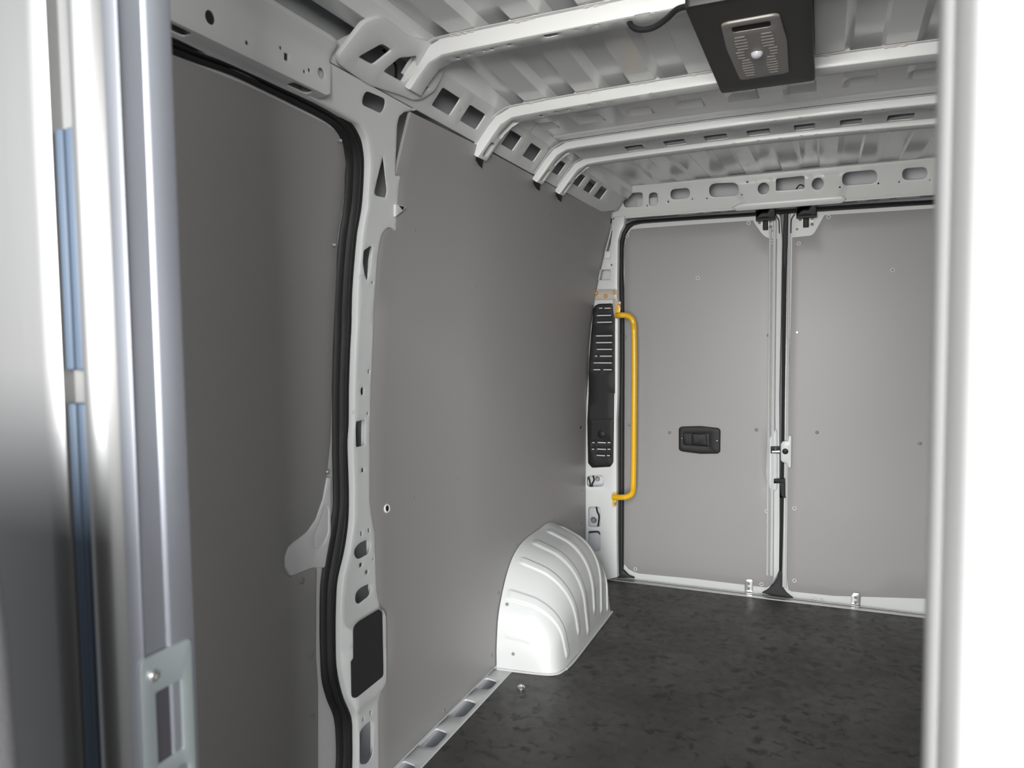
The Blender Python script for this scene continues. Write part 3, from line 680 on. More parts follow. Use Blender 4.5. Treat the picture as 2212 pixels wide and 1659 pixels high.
cov = sheet('pillar_cover', co, [rect(c[0] - c[2], c[1] - c[3], c[0] + c[2], c[1] + c[3], .003, 3) for c in cs], pillar_plane, BLACK, thick=.010, rnd=.004, lip=.009, d0=.012, step=.04)
tag(cov, 'black plastic slotted cover on the left rear corner pillar', 'cover')
acc = sheet('access_lid', rp([(-1.0877,.8178),(-.9615,.8274),(-.965,.607),(-.9779,.5889),(-1.0678,.5795),(-1.0859,.6003)], .008), [rect(c[0] - c[2] * 1.02, c[1] - c[3] * 1.3, c[0] + c[2] * 1.02, c[1] + c[3] * 1.3, .003, 3) for c in cs[-8:]], pillar_plane, BLACK, cov, thick=.004, rnd=.002, lip=.004, d0=.0145, step=.04)
put(SCREW_BLACK, 'cover_screw', (-1.071,3.522,.8027), (0, -1, 0), acc, .8)
put(SCREW_BLACK, 'cover_plug', (-1.0213,3.524,.7455), (0, -1, 0), acc, 2.0)

# galvanised bracket with yellow zinc screws
br = sheet('mounting_bracket', rp([(-1.0554,1.4644),(-.9446,1.4616),(-.9422,1.4102),(-1.0595,1.4139)], .004), [], pillar_plane, BRACKET, thick=.008, rnd=.0015, d0=.012, back=True)
tag(br, 'grey galvanised bracket with three brassy screws above the black pillar cover', 'bracket')
for p in [(-1.0457,3.5275,1.4454),(-.9991,3.5275,1.4303),(-.9553,3.5275,1.4447)]: put(SCREW_BRASS, 'screw', p, (0, -1, 0), br, .9)
b2_ = sheet('bracket_leg', rp([(-.9643,1.4091),(-.9234,1.4017),(-.9247,1.3559),(-.9361,1.3182),(-.9538,1.3199),(-.9625,1.3569)], .005), [], pillar_plane, BRACKET, br, thick=.008, rnd=.0015, d0=.0125, back=True)
put(SCREW_BRASS, 'screw', (-.9302,3.527,1.3816), (0, -1, 0), br, .8)

# yellow grab handle
gh_ = empty('grab_handle', (-.8534,3.5,.9471))
tag(gh_, 'yellow tubular grab handle beside the left rear door', 'grab handle')
def under(o, root):
    o.parent = root; o.matrix_parent_inverse = Matrix.Translation(-root.location); return o
top_ = (-.9362,3.5,1.3331); bot_ = (-.9576,3.5,.4373)
vt = (-.8447,3.475,1.26); vb = (-.8493,3.475,.5095)
hpnts = [(top_[0], 3.505, top_[2])] + [(-.912,3.485,1.3329),(-.8898,3.485,1.3317),(-.8706,3.485,1.3255),(-.8559,3.485,1.3107),(-.8486,3.485,1.2875)] + [vt] + [(-.8434,3.475,1.1663),(-.8435,3.475,1.0579),(-.8443,3.475,.9491),(-.8452,3.475,.8399),(-.8461,3.475,.7302),(-.847,3.475,.6201)] + [vb] + [(-.8533,3.482,.4783),(-.8623,3.482,.4614),(-.8795,3.482,.4505),(-.902,3.482,.4451)] + [(bot_[0], 3.505, bot_[2])]
bar = under(tube('grip_bar', hpnts, .0138, YELLOW, n=150, seg=14), gh_)
pt = under(sheet('mounting_plate', rp([(-.9394,1.383),(-.9275,1.3857),(-.9213,1.3704),(-.9233,1.3279),(-.9434,1.3241),(-.9445,1.3497)], .003), [], lambda x, z, d: (x, 3.511 - d, z), YELLOW, thick=.005, rnd=.0015, back=True), gh_)
pb_ = under(sheet('mounting_plate', rp([(-.9656,.4545),(-.9457,.4587),(-.9429,.4393),(-.9515,.3863),(-.9658,.3872)], .004), [], lambda x, z, d: (x, 3.520 - d, z), YELLOW, thick=.012, rnd=.0015, back=True), gh_)
bl = put(SCREW_STEEL, 'bolt', (-.9513,3.512,.4033), (0, -1, 0), None, .8); under(bl, gh_)

# ------------------------------------------------------------------ rear doors
def leaf_strip(name, path, z0, z1, mat_, parent): return extrude_path(name, path, 'z', z0, z1, mat_, parent)
door2 = empty('door_2', (-.62, 3.62, 0.9)); tag(door2, 'left rear door lined with grey board', kind='structure')
door3 = empty('door_3', (.20, 3.62, 0.9)); tag(door3, 'right rear door lined with grey board', kind='structure')
def kid(o, root, label=None):
    under(o, root)
    if label: o['label'] = label
    return o
# white leaf skins
lf = [(-1.07, .02), (-1.07, 1.795), (-.235, 1.795)] + [(-.1979,1.7746),(-.1885,1.6612),(-.1904,1.2785)] + [(-.1936,.9588),(-.184,.1279)] + [(-.2088,.0745),(-.2307,.0351),(-.2523,.0109),(-.2931,.0003)] + [(-.9, .003)]
l_skin = kid(sheet('door_skin', rp(lf, .01, 2), [], lambda x, z, d: (x, 3.606 - d, z), PAINT, thick=.03, rnd=.004, step=.1), door2, 'white steel skin showing as a border around the left rear lining')
rf = [(-.1556,1.7714),(-.1567,1.6851),(-.1577,1.2778)] + [(-.164,.9593),(-.1678,.6356),(-.1662,.3083),(-.1678,.0435),(-.1429,.0035),(-.1246,-.0028)] + [(.60, .0), (.60, 1.795), (-.165, 1.795)]
r_skin = kid(sheet('door_skin', rp(rf, .01, 2), [], lambda x, z, d: (x, 3.606 - d, z), PAINT, thick=.03, rnd=.004, step=.1), door3, 'white steel skin showing as a border around the right rear lining')
# linings
LL = [(-.9235,1.5441),(-.9271,1.6677),(-.9156,1.7162),(-.8903,1.7562),(-.8652,1.7582),(-.5863,1.7591),(-.3154,1.7583),(-.3114,1.7465),(-.2791,1.6973),(-.2636,1.6814),(-.246,1.6723),(-.2107,1.6672),(-.2118,1.3399),(-.2108,.9586)] + [(-.2109,.8612),(-.209,.793),(-.2265,.7662),(-.2392,.7461),(-.2461,.6967),(-.2495,.5913),(-.2447,.5389),(-.2321,.5134),(-.2128,.497),(-.2107,.0843),(-.2216,.0529),(-.2401,.0393),(-.5733,.0411),(-.8498,.0353),(-.8784,.0406),(-.9071,.0531),(-.9345,.0832),(-.9323,.4504),(-.9298,.9452)]
l_lin = kid(sheet('lining_panel', LL, [], lambda x, z, d: (x, 3.601 - d, z), LINING, thick=.007, rnd=.0015, step=.1), door2, 'grey lining board on the left rear door')
RL = [(-.1463,1.6693),(-.0715,1.6727),(-.0616,1.6767),(-.0517,1.6868),(-.016,1.7545),(-.0137,1.7594),(.2658,1.7566),(.425,1.7555)] + [(.56, 1.745), (.56, .085)] + [(.0471,.036),(-.1323,.0341),(-.1458,.0423),(-.1512,.0914),(-.1543,.5057),(-.1568,.9595)] + [(-.1484,1.293)]
r_lin = kid(sheet('lining_panel', RL, [], lambda x, z, d: (x, 3.601 - d, z), LINING, thick=.007, rnd=.0015, step=.1), door3, 'grey lining board on the right rear door')
for p in [(-.9086,1.7262),(-.5659,1.5041),(-.3358,1.7483),(-.229,1.6536)] + [(-.2441,.4048),(-.8691,.0575),(-.2646,.0537)]: under(put(SCREW_RING, 'screw', rear(p[0], p[1], 0), (0, -1, 0), None), l_lin)
for p in [(-.2435,1.2274),(-.9184,1.2272)] + [(-.6983,.7575),(-.2934,.7865),(-.9002,.7875)]: under(put(SCREW_DARK, 'rivet', rear(p[0], p[1], 0), (0, -1, 0), None), l_lin)
for p in [(-.1183,1.6404),(.0042,1.7496),(.2618,1.5032)] + [(-.1232,.4278),(-.1194,.0883)]: under(put(SCREW_RING, 'screw', rear(p[0], p[1], 0), (0, -1, 0), None), r_lin)
for p in [(-.0309,.7846),(.3806,.7523)]: under(put(SCREW_DARK, 'rivet', rear(p[0], p[1], 0), (0, -1, 0), None), r_lin)
WHITESCREW = lathe_mesh('white_screw', [(0.007, 0), (0.007, 0.002), (0.005, 0.004), (0, 0.004)], DOME)
under(put(WHITESCREW, 'screw', (-.1204,3.599,1.2393), (0, -1, 0), None), r_lin)
# shut lines: folded edges of both leaves along the centre
lx = [(-.2450, 3.602), (-.2430, 3.594), (-.2385, 3.592), (-.2345, 3.597), (-.2325, 3.606), (-.2290, 3.607), (-.2265, 3.598), (-.2215, 3.595), (-.2160, 3.597), (-.2130, 3.606), (-.2120, 3.63)]
rx = [(-.1770, 3.63), (-.1765, 3.604), (-.1750, 3.596), (-.1715, 3.595), (-.1695, 3.599), (-.1680, 3.606), (-.1655, 3.606), (-.1625, 3.598), (-.1580, 3.595), (-.1540, 3.598), (-.1525, 3.603)]
lean = (((-.18,1.7473))[0] - ((-.1783,.0555))[0]) / 1.66
def lean_mesh(o):
    for v in o.data.vertices: v.co.x += lean * (v.co.z - 0.9)
e1 = extrude_path('leaf_edge', lx, 'z', .10, 1.775, PAINT); lean_mesh(e1); kid(e1, door2, 'folded white edge of the left rear door')
e2 = extrude_path('leaf_edge', rx, 'z', .05, 1.775, PAINT); lean_mesh(e2); kid(e2, door3, 'folded white edge of the right rear door')

# rubber seal around the rear opening, then the centre seal between the leaves
rs_o = [(-.9564,.0117),(-.958,.2397),(-.957,.5952),(-.9554,.9466)] + [(-.9492,1.109),(-.9462,1.2959),(-.9485,1.4199),(-.9513,1.5434),(-.9491,1.654),(-.9452,1.709),(-.9363,1.7463),(-.9185,1.7731),(-.8903,1.7894),(-.8592,1.795),(-.8221,1.7959),(-.5823,1.7941),(-.3053,1.7909)] + [(-.2181,1.7948),(-.1326,1.7949),(-.0409,1.7944),(.1893,1.7924),(.4178,1.7888)] + [(.60, 1.795)]
rs_i = [(-.9296,.0529),(-.9277,.2426),(-.9255,.597),(-.9234,.9472)] + [(-.9224,1.1091),(-.9227,1.2954),(-.9237,1.4191),(-.9272,1.5423),(-.927,1.6527),(-.9238,1.6923),(-.9155,1.7254),(-.8997,1.756),(-.8766,1.7738),(-.853,1.7782),(-.8098,1.7806),(-.5823,1.7794),(-.3052,1.7767)] + [(-.218,1.7784),(-.1324,1.777),(-.0406,1.7763),(.1896,1.7743),(.4181,1.7712)] + [(.60, 1.765)]
rprof = [(0, -.03), (0, -.004), (.10, .002), (.3, .004), (.5, .001), (.7, .004), (.9, .002), (1, -.004), (1, -.02)]
rseal = ribbon('door_seal', rs_i, rs_o, lambda x, z, d: (x, 3.575 - d, z), rprof, RUBBER, n=160)
tag(rseal, 'black rubber seal framing the top and left of the rear doors', 'door seal')
ft = sheet('seal_foot', rp([(-.9585,.046),(-.9281,.051),(-.9009,.0255),(-.8688,.0164),(-.9549,.009)], .003), [], lambda x, z, d: (x, 3.578 - d, z), RUBBER, rseal, thick=.02, rnd=.003)
ca = [(-.1827,1.7849),(-.185,1.6857),(-.1853,1.5556),(-.1849,1.2782)] + [(-.184,.9597),(-.1835,.7402),(-.1854,.5058),(-.1865,.3089),(-.1871,.1239)]
cb = [(-.1635,1.7834),(-.1657,1.6845),(-.1672,1.5547),(-.1684,1.2779)] + [(-.1701,.9599),(-.1696,.7408),(-.1696,.5069),(-.1706,.3104),(-.1724,.1256)]
cseal = ribbon('centre_seal', ca, cb, lambda x, z, d: (x, 3.590 - d, z), [(0, -.02), (0, -.002), (.15, .003), (.5, .001), (.85, .003), (1, -.002), (1, -.02)], RUBBER, n=60)
tag(cseal, 'black rubber strip closing the gap between the two rear doors', 'door seal')
cf = sheet('seal_foot', rp([(-.1902,.1232),(-.1719,.1253),(-.1718,.0527),(-.1514,.0255),(-.1209,.0044),(-.189,.0008),(-.2633,.0133),(-.2373,.0312),(-.2098,.0613),(-.1936,.0931)], .006), [], lambda x, z, d: (x, 3.592 - d, z), RUBBER, cseal, thick=.02, rnd=.003)
cf['label'] = 'flared black foot of the centre seal'

# door furniture: pull handle, latch covers, latches, bottom brackets
ph = kid(sheet('pull_handle', rp([(-.6518,.781),(-.6411,.7895),(-.5481,.7956),(-.4667,.7892),(-.4556,.7802),(-.4563,.6758),(-.466,.6673),(-.5476,.6618),(-.6374,.6689),(-.6515,.6771)], .008), [rp([(-.6289,.7587),(-.5087,.7634),(-.5058,.7003),(-.6288,.7028)], .006)], lambda x, z, d: (x, 3.594 - d, z), BLACK, thick=.014, rnd=.005, lip=.03, d0=.012), l_lin, 'black recessed pull handle on the left rear door')
bm_ = kid(sheet('handle_cup', rp([(-.6316,.7613),(-.5035,.7663),(-.5032,.6978),(-.6314,.6985)], .004), [], lambda x, z, d: (x, 3.5925 - d, z), BLACK, thick=.002, rnd=.001), ph)
grip = kid(sheet('grip', rp([(-.5909,.7588),(-.5204,.7589),(-.5182,.7024),(-.5907,.7045)], .008), [], lambda x, z, d: (x, 3.594 - d, z), BLACK, thick=.006, rnd=.004, d0=.008), ph)
for q in [(-.6356,3.583,.7334),(-.4699,3.583,.7297)]: kid(put(SCREW_STEEL, 'screw', q, (0, -1, 0), None, .35), ph)
def latch(pts_cover, fold, name, label, plate, block):
    root = sheet(name, rp(pts_cover, .003), [], lambda x, z, d: (x, 3.556 - d, z), BLACK, thick=.013, rnd=.004, back=True)
    tag(root, label, 'latch cover')
    f = sheet('cover_fold', rp(fold, .002), [], lambda x, z, d: (x, 3.549 - d, z), BLACK, root, thick=.006, rnd=.002)
    for a in plate: sheet('latch_plate', rp(a, .003), [], lambda x, z, d: (x, 3.598 - d, z), RINGW, root, thick=.004, rnd=.001, back=True)['label'] = 'pale latch plate'
    sheet('latch_body', rp(block, .003), [], lambda x, z, d: (x, 3.588 - d, z), BLACK, root, thick=.018, rnd=.002, back=True)
    return root
la = latch([(-.3038,1.8063),(-.2177,1.8046),(-.2168,1.7471),(-.3003,1.747)], [(-.2998,1.7588),(-.2165,1.7584),(-.2164,1.7461),(-.2997,1.7455)], 'latch_cover', 'black latch cover at the top of the left rear door', [[(-.2959,1.7529),(-.2728,1.7533),(-.2726,1.7335),(-.2917,1.7338)], [(-.2507,1.7517),(-.2298,1.7519),(-.2294,1.7169),(-.2454,1.718),(-.2505,1.7309)]], [(-.2728,1.7512),(-.2505,1.7511),(-.2501,1.7094),(-.2725,1.7099)])
lb = latch([(-.1306,1.8057),(-.0448,1.8038),(-.0441,1.7465),(-.128,1.7467)], [(-.1279,1.7588),(-.0442,1.7585),(-.044,1.7451),(-.1278,1.7452)], 'latch_cover', 'black latch cover at the top of the right rear door', [[(-.1214,1.753),(-.0986,1.753),(-.0984,1.7345),(-.1187,1.7349)], [(-.0765,1.7523),(-.0545,1.7521),(-.0541,1.717),(-.0713,1.7172),(-.0763,1.7329)]], [(-.1012,1.7504),(-.0772,1.7506),(-.0767,1.7098),(-.1007,1.7101)])
for root, qs in ((la, [(-.2871,3.592,1.7438),(-.2385,3.592,1.7227),(-.2388,3.592,1.7466)]), (lb, [(-.1128,3.592,1.7447),(-.0636,3.592,1.7217),(-.0629,3.592,1.7467)])):
    for q in qs: put(SCREW_DARK, 'latch_bolt', q, (0, -1, 0), root, .85)
for root, qs in ((la, [(-.2934,3.5515,1.8006),(-.2278,3.5515,1.8002)]), (lb, [(-.1204,3.5515,1.7997),(-.1008,3.5515,1.8022),(-.0762,3.5515,1.8016),(-.0545,3.5515,1.7989)])):
    for q in qs: put(SCREW_STEEL, 'cover_screw', q, (0, -1, 0), root, .32)
for p, dd in (((-.2286,3.6045,1.7053), door2), ((-.1263,3.6045,1.7052), door3)): kid(put(SCREW_DARK, 'plug', p, (0, -1, 0), None, .65), dd)
kid(tube('rod', [(-.2169,3.596,1.7746),(-.2108,3.596,1.7628),(-.2048,3.596,1.752),(-.2027,3.596,1.7373),(-.2018,3.596,1.7082),(-.2012,3.596,1.6916)], .0022, BLACK, sm=True), door2)
kid(tube('rod', [(-.1359,3.596,1.7726),(-.1432,3.596,1.7639),(-.1498,3.596,1.75),(-.1516,3.596,1.7336),(-.1523,3.596,1.7048),(-.1521,3.596,1.6883)], .0022, BLACK, sm=True), door3)
# latch plate and lever halfway up
lh = kid(sheet('latch_housing', rp([(-.2084,.7923),(-.2384,.7443),(-.2443,.7114),(-.2475,.5934),(-.2427,.5411),(-.2271,.5159),(-.2086,.5002),(-.1983,.5114),(-.201,.7848)], .008), [], lambda x, z, d: (x, 3.598 - d, z), PAINT, thick=.008, rnd=.006), door2, 'white raised latch housing on the edge of the left rear door')
kid(sheet('latch_pocket', rp([(-.2294,.7124),(-.1905,.7142),(-.1901,.6804),(-.2291,.6798)], .002), [], lambda x, z, d: (x, 3.592 - d, z), BLACK, thick=.004, rnd=.001), lh)
kid(tube('latch_pin', [(-.2221,3.582,.6888),(-.2069,3.582,.6909),(-.1887,3.582,.6924)], .0055, CHROME, sm=False), lh)
kid(tube('latch_pin', [(-.2071,3.582,.711),(-.2069,3.582,.6896)], .0045, CHROME, sm=False), lh)
st = kid(sheet('striker_cover', rp([(-.1844,.726),(-.1767,.7392),(-.1557,.7434),(-.15,.768),(-.1375,.7686),(-.1382,.6187),(-.1502,.6179),(-.1576,.6401),(-.1757,.6424),(-.1831,.6517)], .004), [], lambda x, z, d: (x, 3.582 - d, z), PAINT, thick=.02, rnd=.004, d0=.004, back=True), door3, 'white striker plate with a round black plug')
kid(put(SCREW_BLACK, 'plug', (-.1644,3.578,.6942), (0, -1, 0), None, 1.35), st)
lv = empty('release_lever', (-.1743,3.57,.5234)); tag(lv, 'black stepped release lever in the gap between the rear doors', 'lever')
under(sheet('lever_arm', rp([(-.2135,.562),(-.1658,.5677),(-.165,.5483),(-.1891,.5448),(-.2128,.5425)], .002), [], lambda x, z, d: (x, 3.574 - d, z), BLACK, thick=.018, rnd=.003, back=True), lv)
under(sheet('lever_body', rp([(-.1885,.5481),(-.165,.5496),(-.1631,.4816),(-.1588,.4787),(-.1872,.4753)], .002), [], lambda x, z, d: (x, 3.577 - d, z), BLACK, thick=.018, rnd=.003, back=True), lv)
for nm, pts_, qs, lab in (('bottom_bracket', [(-.3388,.0625),(-.3312,.0709),(-.3104,.0734),(-.3021,.067),(-.3029,.0096),(-.3396,.005)], [(-.3212,3.586,.0531),(-.3211,3.586,.0289)], 'small zinc bracket screwed to the foot of the left rear door'), ('bottom_bracket', [(.1214,.0501),(.1306,.0641),(.1514,.0646),(.1591,.0529),(.158,.006),(.1201,.0052)], [(.1384,3.586,.0451),(.1387,3.586,.0218)], 'small zinc bracket screwed to the foot of the right rear door')):
    b_ = sheet(nm, rp(pts_, .004), [], lambda x, z, d: (x, 3.5905 - d, z), STEEL, thick=.004, rnd=.001, back=True)
    tag(b_, lab, 'bracket', 'zinc door foot brackets')
    for q in qs: put(SCREW_DARK, 'screw', q, (0, -1, 0), b_, .8)
for q in [(-.0304,3.6,.0095),(-.0037,3.6,.0104)]: kid(put(SCREW_STEEL, 'bolt', q, (0, -1, 0), None, .8), door3)
kid(sheet('foot_pad', rp([(-.0546,-.0021),(-.0416,.0049),(-.0385,-.0039),(-.0546,-.0061)], .002), [], lambda x, z, d: (x, 3.602 - d, z), BLACK, thick=.004, rnd=.001), door3)
thr = extrude_path('threshold_strip', [(3.552, 0.0005), (3.554, .004), (3.560, .005), (3.575, .005), (3.578, .008), (3.584, .0085), (3.588, .006), (3.600, .005), (3.601, 0.0005)], 'x', -1.05, .60, STEEL, close=True)
tag(thr, 'thin metal threshold strip along the back edge of the dark floor', 'threshold strip')

# ------------------------------------------------------------------ wall lining board, left side
wo = [(1.6276,1.791)] + [(2.0, 1.7985), (2.4, 1.799), (3.0, 1.801), (3.30, 1.807), (3.46, 1.83), (3.53, 1.72), (3.537, 1.0), (3.537, .012), (pr[-1][0] + .0015, .012)] + [(y + .0015, z) for y, z in reversed(pr)] + [(1.6518,1.6371),(1.6453,1.6414),(1.6271,1.6404)]
wlin = sheet('side_lining_panel', wo, [], lambda y, z, d: side(y, z, d), LINING, thick=.008, rnd=.0015, d0=.003, step=.06)
tag(wlin, 'large grey lining board on the left wall between the two white pillars', 'lining panel')
for p in [(2.6279,.412),(2.4521,.2784),(2.3875,.0675),(2.0182,.0351),(3.0584,.4176),(3.4703,.301)]: put(SCREW_DARK, 'rivet', side(p[0], p[1], .003), (1, 0, .1), wlin, .9)
for p in [(1.847,.7629)] + [(3.2554,.7779),(3.4683,.6354),(3.4723,.4664),(3.4714,.2973)] + [(2.1229,.7666),(2.4532,.7726),(2.7171,.7779),(2.9856,.778),(1.7675,1.5223),(2.0077,1.5246),(2.1927,1.3944),(2.7223,1.7013)]: put(SCREW_DARK, 'rivet', side(p[0], p[1], .003), (1, 0, .1), wlin, .55)
q = (1.701,.7612)
s1 = put(SCREW_RING, 'anchor_ring', side(q[0], q[1], .003), (1, 0, .1), wlin, 1.5); put(SCREW_BLACK, 'anchor_plug', side(q[0], q[1], .004), (1, 0, .1), wlin, .8)
q = (3.441,.7862)
put(SCREW_BLACK, 'anchor_plug', side(q[0], q[1], .003), (1, 0, .1), wlin, .7)

# ------------------------------------------------------------------ sill channel beside the floor
so_ = [(-1.118, .50), (-1.0465, .50), (-1.0465, 2.42), (-1.118, 2.42)]
SILLH = [(2.250, 2.340), (2.048, 2.172), (1.855, 1.968), (1.655, 1.775), (1.45, 1.58), (1.25, 1.38)]
hs_ = [rp([(-1.1135, a), (-1.068, a + .012), (-1.062, a + .03), (-1.062, b - .03), (-1.068, b - .008), (-1.1135, b)], .012) for a, b in SILLH]
sill = sheet('sill_channel', so_, hs_, lambda x, y, d: (x, y, .003 + d), PAINT, thick=.02, rnd=.003, lip=.010, step=.04)
tag(sill, 'white sill strip with dark cut outs between floor and left wall', 'sill', kind='thing')



# ------------------------------------------------------------------ wheel arch
def interp(tab, a):
    n = len(tab)
    i = max(k for k in range(n - 1) if tab[k][0] <= a + 1e-9)
    p1, p2 = tab[i], tab[i + 1]; p0 = tab[max(0, i - 1)]; p3 = tab[min(n - 1, i + 2)]
    h = p2[0] - p1[0]; t = (a - p1[0]) / h
    out = []
    for k in range(1, len(p1)):
        m1 = (p2[k] - p0[k]) / (p2[0] - p0[0]) * h; m2 = (p3[k] - p1[k]) / (p3[0] - p1[0]) * h
        out.append((2 * t ** 3 - 3 * t * t + 1) * p1[k] + (t ** 3 - 2 * t * t + t) * m1 + (-2 * t ** 3 + 3 * t * t) * p2[k] + (t ** 3 - t * t) * m2)
    return tuple(out)
WA = [(0, 2.420, 0), (.12, 2.424, .10), (.25, 2.452, .22), (.40, 2.552, .355), (.50, 2.668, .408), (.60, 2.85, .418), (.75, 3.05, .405), (.88, 3.29, .27), (1, 3.44, 0)]
WE = [(0, -1.060, 2.424, 0), (.12, -.955, 2.448, .078), (.25, -.905, 2.490, .168), (.40, -.882, 2.588, .260), (.50, -.873, 2.680, .305), (.60, -.872, 2.81, .325), (.75, -.872, 2.99, .312), (.88, -.872, 3.085, .20), (1, -.872, 3.13, 0)]
WB = [(0, -1.000, 2.430), (.12, -.905, 2.447), (.25, -.872, 2.500), (.40, -.865, 2.655), (.50, -.864, 2.755), (.60, -.864, 2.85), (.75, -.864, 2.97), (.88, -.864, 3.075), (1, -.864, 3.13)]
RIBS = [(.305, .020, .03, .93), (.435, .016, .05, .88), (.535, .015, .05, .96), (.635, .015, .05, .88), (.745, .015, .06, .93), (.86, .014, .45, .95)]
def arch_point(a, b):
    A, E, B = interp(WA, a), interp(WE, a), interp(WB, a)
    PA, PE, PB = Vector((-1.1070, A[0], A[1])), Vector((E[0], E[1], E[2])), Vector((B[0], B[1], 0))
    bulge = Vector((0, 0, .014 * math.sin(PI * a)))
    # wall -> edge (rounded) -> down the side
    R_ = .46
    if b < .5 - R_ / 2: return PA.lerp(PE, b / .5) + bulge * math.sin(PI * b)
    if b > .5 + R_ / 2: return PE.lerp(PB, (b - .5) / .5)
    s = (b - (.5 - R_ / 2)) / R_
    p0 = PA.lerp(PE, (1 - R_)) + bulge * math.sin(PI * (.5 - R_ / 2)); p1 = PE.lerp(PB, R_)
    return p0 * (1 - s) ** 2 + PE * 2 * s * (1 - s) + p1 * s * s
def arch():
    na, nb = 300, 72
    P = [[arch_point(i / na, j / nb) for j in range(nb + 1)] for i in range(na + 1)]
    bm = bmesh.new(); G = []
    for i in range(na + 1):
        row = []
        for j in range(nb + 1):
            p = P[i][j]
            du = P[min(na, i + 1)][j] - P[max(0, i - 1)][j]; dv = P[i][min(nb, j + 1)] - P[i][max(0, j - 1)]
            n = dv.cross(du)
            n = n.normalized() if n.length > 1e-12 else Vector((1, 0, 0))
            if n.dot(Vector((.5, -.3, .6))) < 0: n = -n
            a, b = i / na, j / nb; d = 0
            for c, w, b0, b1 in RIBS:
                t = abs(a - c) / w
                k = 1 if t < .62 else max(0, 1 - (t - .62) / .38)
                k *= max(0, min(1, (b - b0) / .05, (b1 - b) / .05))
                d = max(d, .0055 * k * k * (3 - 2 * k))
            t = abs(a - .155) / .012; k = max(0, 1 - t) * max(0, min(1, (b - .08) / .04, (.40 - b) / .04)); d = max(d, .003 * k)
            row.append(bm.verts.new(p + n * d))
        G.append(row)
    for a, b in zip(G, G[1:]):
        for j in range(nb): bm.faces.new((a[j], a[j + 1], b[j + 1], b[j]))
    return bm_obj('wheel_arch', bm, PAINT, smooth=50)
wa = arch()
tag(wa, 'white ribbed steel wheel arch on the floor against the left wall', 'wheel arch', kind='thing')
tube('weld_flange', [(-.866, 2.510, .004)] + [(-.860, y, .004) for y in (2.6, 2.8, 3.0)] + [(-.861, 3.128, .004)], .005, PAINT, wa, seg=6)['label'] = 'sealed seam along the foot of the arch'
tube('weld_flange', [(-1.104, 2.416, .004), (-1.0, 2.427, .004), (-.935, 2.437, .004), (-.900, 2.448, .004), (-.878, 2.470, .004), (-.866, 2.510, .004)], .004, PAINT, wa, seg=6)
for a, b in ((.30 - .03, .06), (.085, .25)):
    p = arch_point(a, b); put(SCREW_DARK, 'drain_plug', p, (.3, -1, .3), wa, .8)
bolt = put(SCREW_STEEL, 'floor_eyelet', (-.966, 2.315, .0005), (0, 0, 1), None, 1.9)
tag(bolt, 'round steel eyelet let into the dark floor in front of the wheel arch', 'eyelet')

# ------------------------------------------------------------------ ceiling lamp
lampo = empty('ceiling_lamp', (-.1455, 1.735, 1.862)); tag(lampo, 'black rectangular ceiling lamp with smoked lens under the roof bows', 'ceiling lamp')
X0, X1, Y0, Y1 = -.258, -.033, 1.464, 2.008
lmap = lambda x, y, d: (x, y, 1.850 - d)
lens_o = rp([(-.203, 1.562), (-.091, 1.560), (-.083, 1.70), (-.088, 1.908), (-.201, 1.912), (-.208, 1.70)], .016)
hou = under(sheet('housing', rect(X0, Y0, X1, Y1, .012), [], lmap, LAMPBLACK, thick=.022, rnd=.004, back=True), lampo)
lens = under(sheet('lens', lens_o, [rect(-.184, 1.583, -.110, 1.612, .008)], lmap, LENS, thick=.006, rnd=.003, lip=.004, d0=.005, step=.03), lampo)
lens['label'] = 'smoked grey lens'
dsp = under(sheet('display', rect(-.186, 1.581, -.108, 1.614, .006), [], lmap, SLOTBLK, thick=.002, rnd=.001, d0=.0035), lens)
dome_me = lathe_mesh('sensor_dome', [(.0135, 0), (.0130, .004), (.0105, .0085), (.006, .011), (0, .0118)], DOME, 16)
under(put(dome_me, 'sensor_dome', (-.148, 1.745, 1.8455), (0, 0, -1), None), lens)
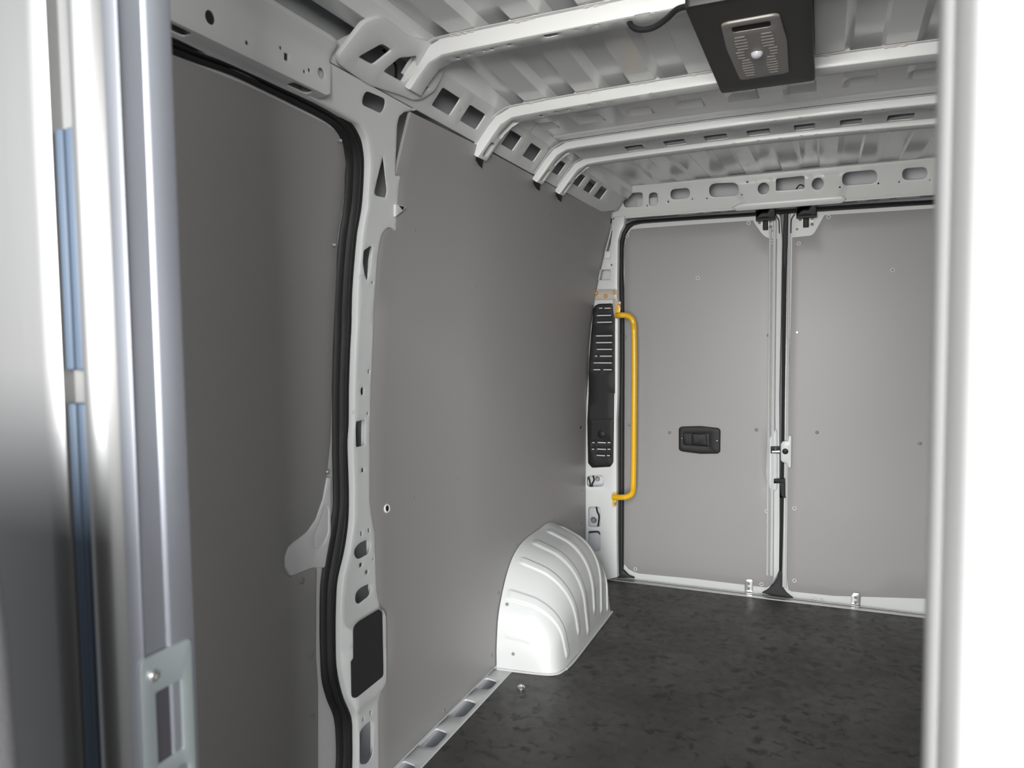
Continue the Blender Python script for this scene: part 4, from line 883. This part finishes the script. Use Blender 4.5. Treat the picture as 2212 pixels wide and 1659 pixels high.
bm = bmesh.new()
for r in range(15):
    y = 1.640 + r * .0172
    for s_ in (-1, 1):
        w = .020 + .005 * math.sin(r * .7)
        cx_ = -.1475 + s_ * (.0265 if abs(y - 1.745) > .02 else .034)
        g = bmesh.ops.create_cube(bm, size=1)['verts']
        for v in g: v.co = Vector((cx_ + v.co.x * w, y + v.co.y * .004, 1.8447 + v.co.z * .0022))
rb = under(bm_obj('lens_ribs', bm, LENS, smooth=0), lens); rb['kind'] = 'stuff'
under(box('mounting_foot', (-.21, 1.550, 1.871), (-.08, 1.595, 1.887), LAMPBLACK, bev=.001), lampo)
under(box('mounting_foot', (-.21, 1.990, 1.871), (-.08, 2.012, 1.8755), LAMPBLACK, bev=.001), lampo)
cable = tube('lamp_cable', [(-.392, 1.572, 1.892), (-.386, 1.566, 1.878), (-.372, 1.56, 1.866), (-.352, 1.555, 1.860), (-.330, 1.548, 1.860), (-.305, 1.535, 1.866), (-.28, 1.515, 1.872), (-.252, 1.50, 1.868)], .0062, RUBBER, n=60)
tag(cable, 'short black cable looping from the first roof bow to the lamp', 'cable')

# ------------------------------------------------------------------ seat back at the lower left, in the cab
def seat():
    me = bpy.data.meshes.new('seat_back'); bm = bmesh.new()
    bmesh.ops.create_cube(bm, size=1)
    bmesh.ops.subdivide_edges(bm, edges=bm.edges[:], cuts=5, use_grid_fill=True)
    for v in bm.verts:
        x, y, z = v.co
        k = 1 - .35 * max(0, z) ** 2
        v.co = Vector((x * .46 * k, y * .11 * (1 - .3 * max(0, z)), z * .70)) + Vector((0, .03 * z, 0))
    bmesh.ops.smooth_vert(bm, verts=bm.verts, factor=.5); bmesh.ops.smooth_vert(bm, verts=bm.verts, factor=.5)
    return bm_obj('seat_back', bm, SEATF, smooth=60)
seat_o = seat()
md = seat_o.modifiers.new('smooth', 'SUBSURF'); md.levels = 2; md.render_levels = 2
seat_o.location = (-.608, .19, .80)
tag(seat_o, 'charcoal fabric seat back at the lower left in front of the bulkhead', 'seat')
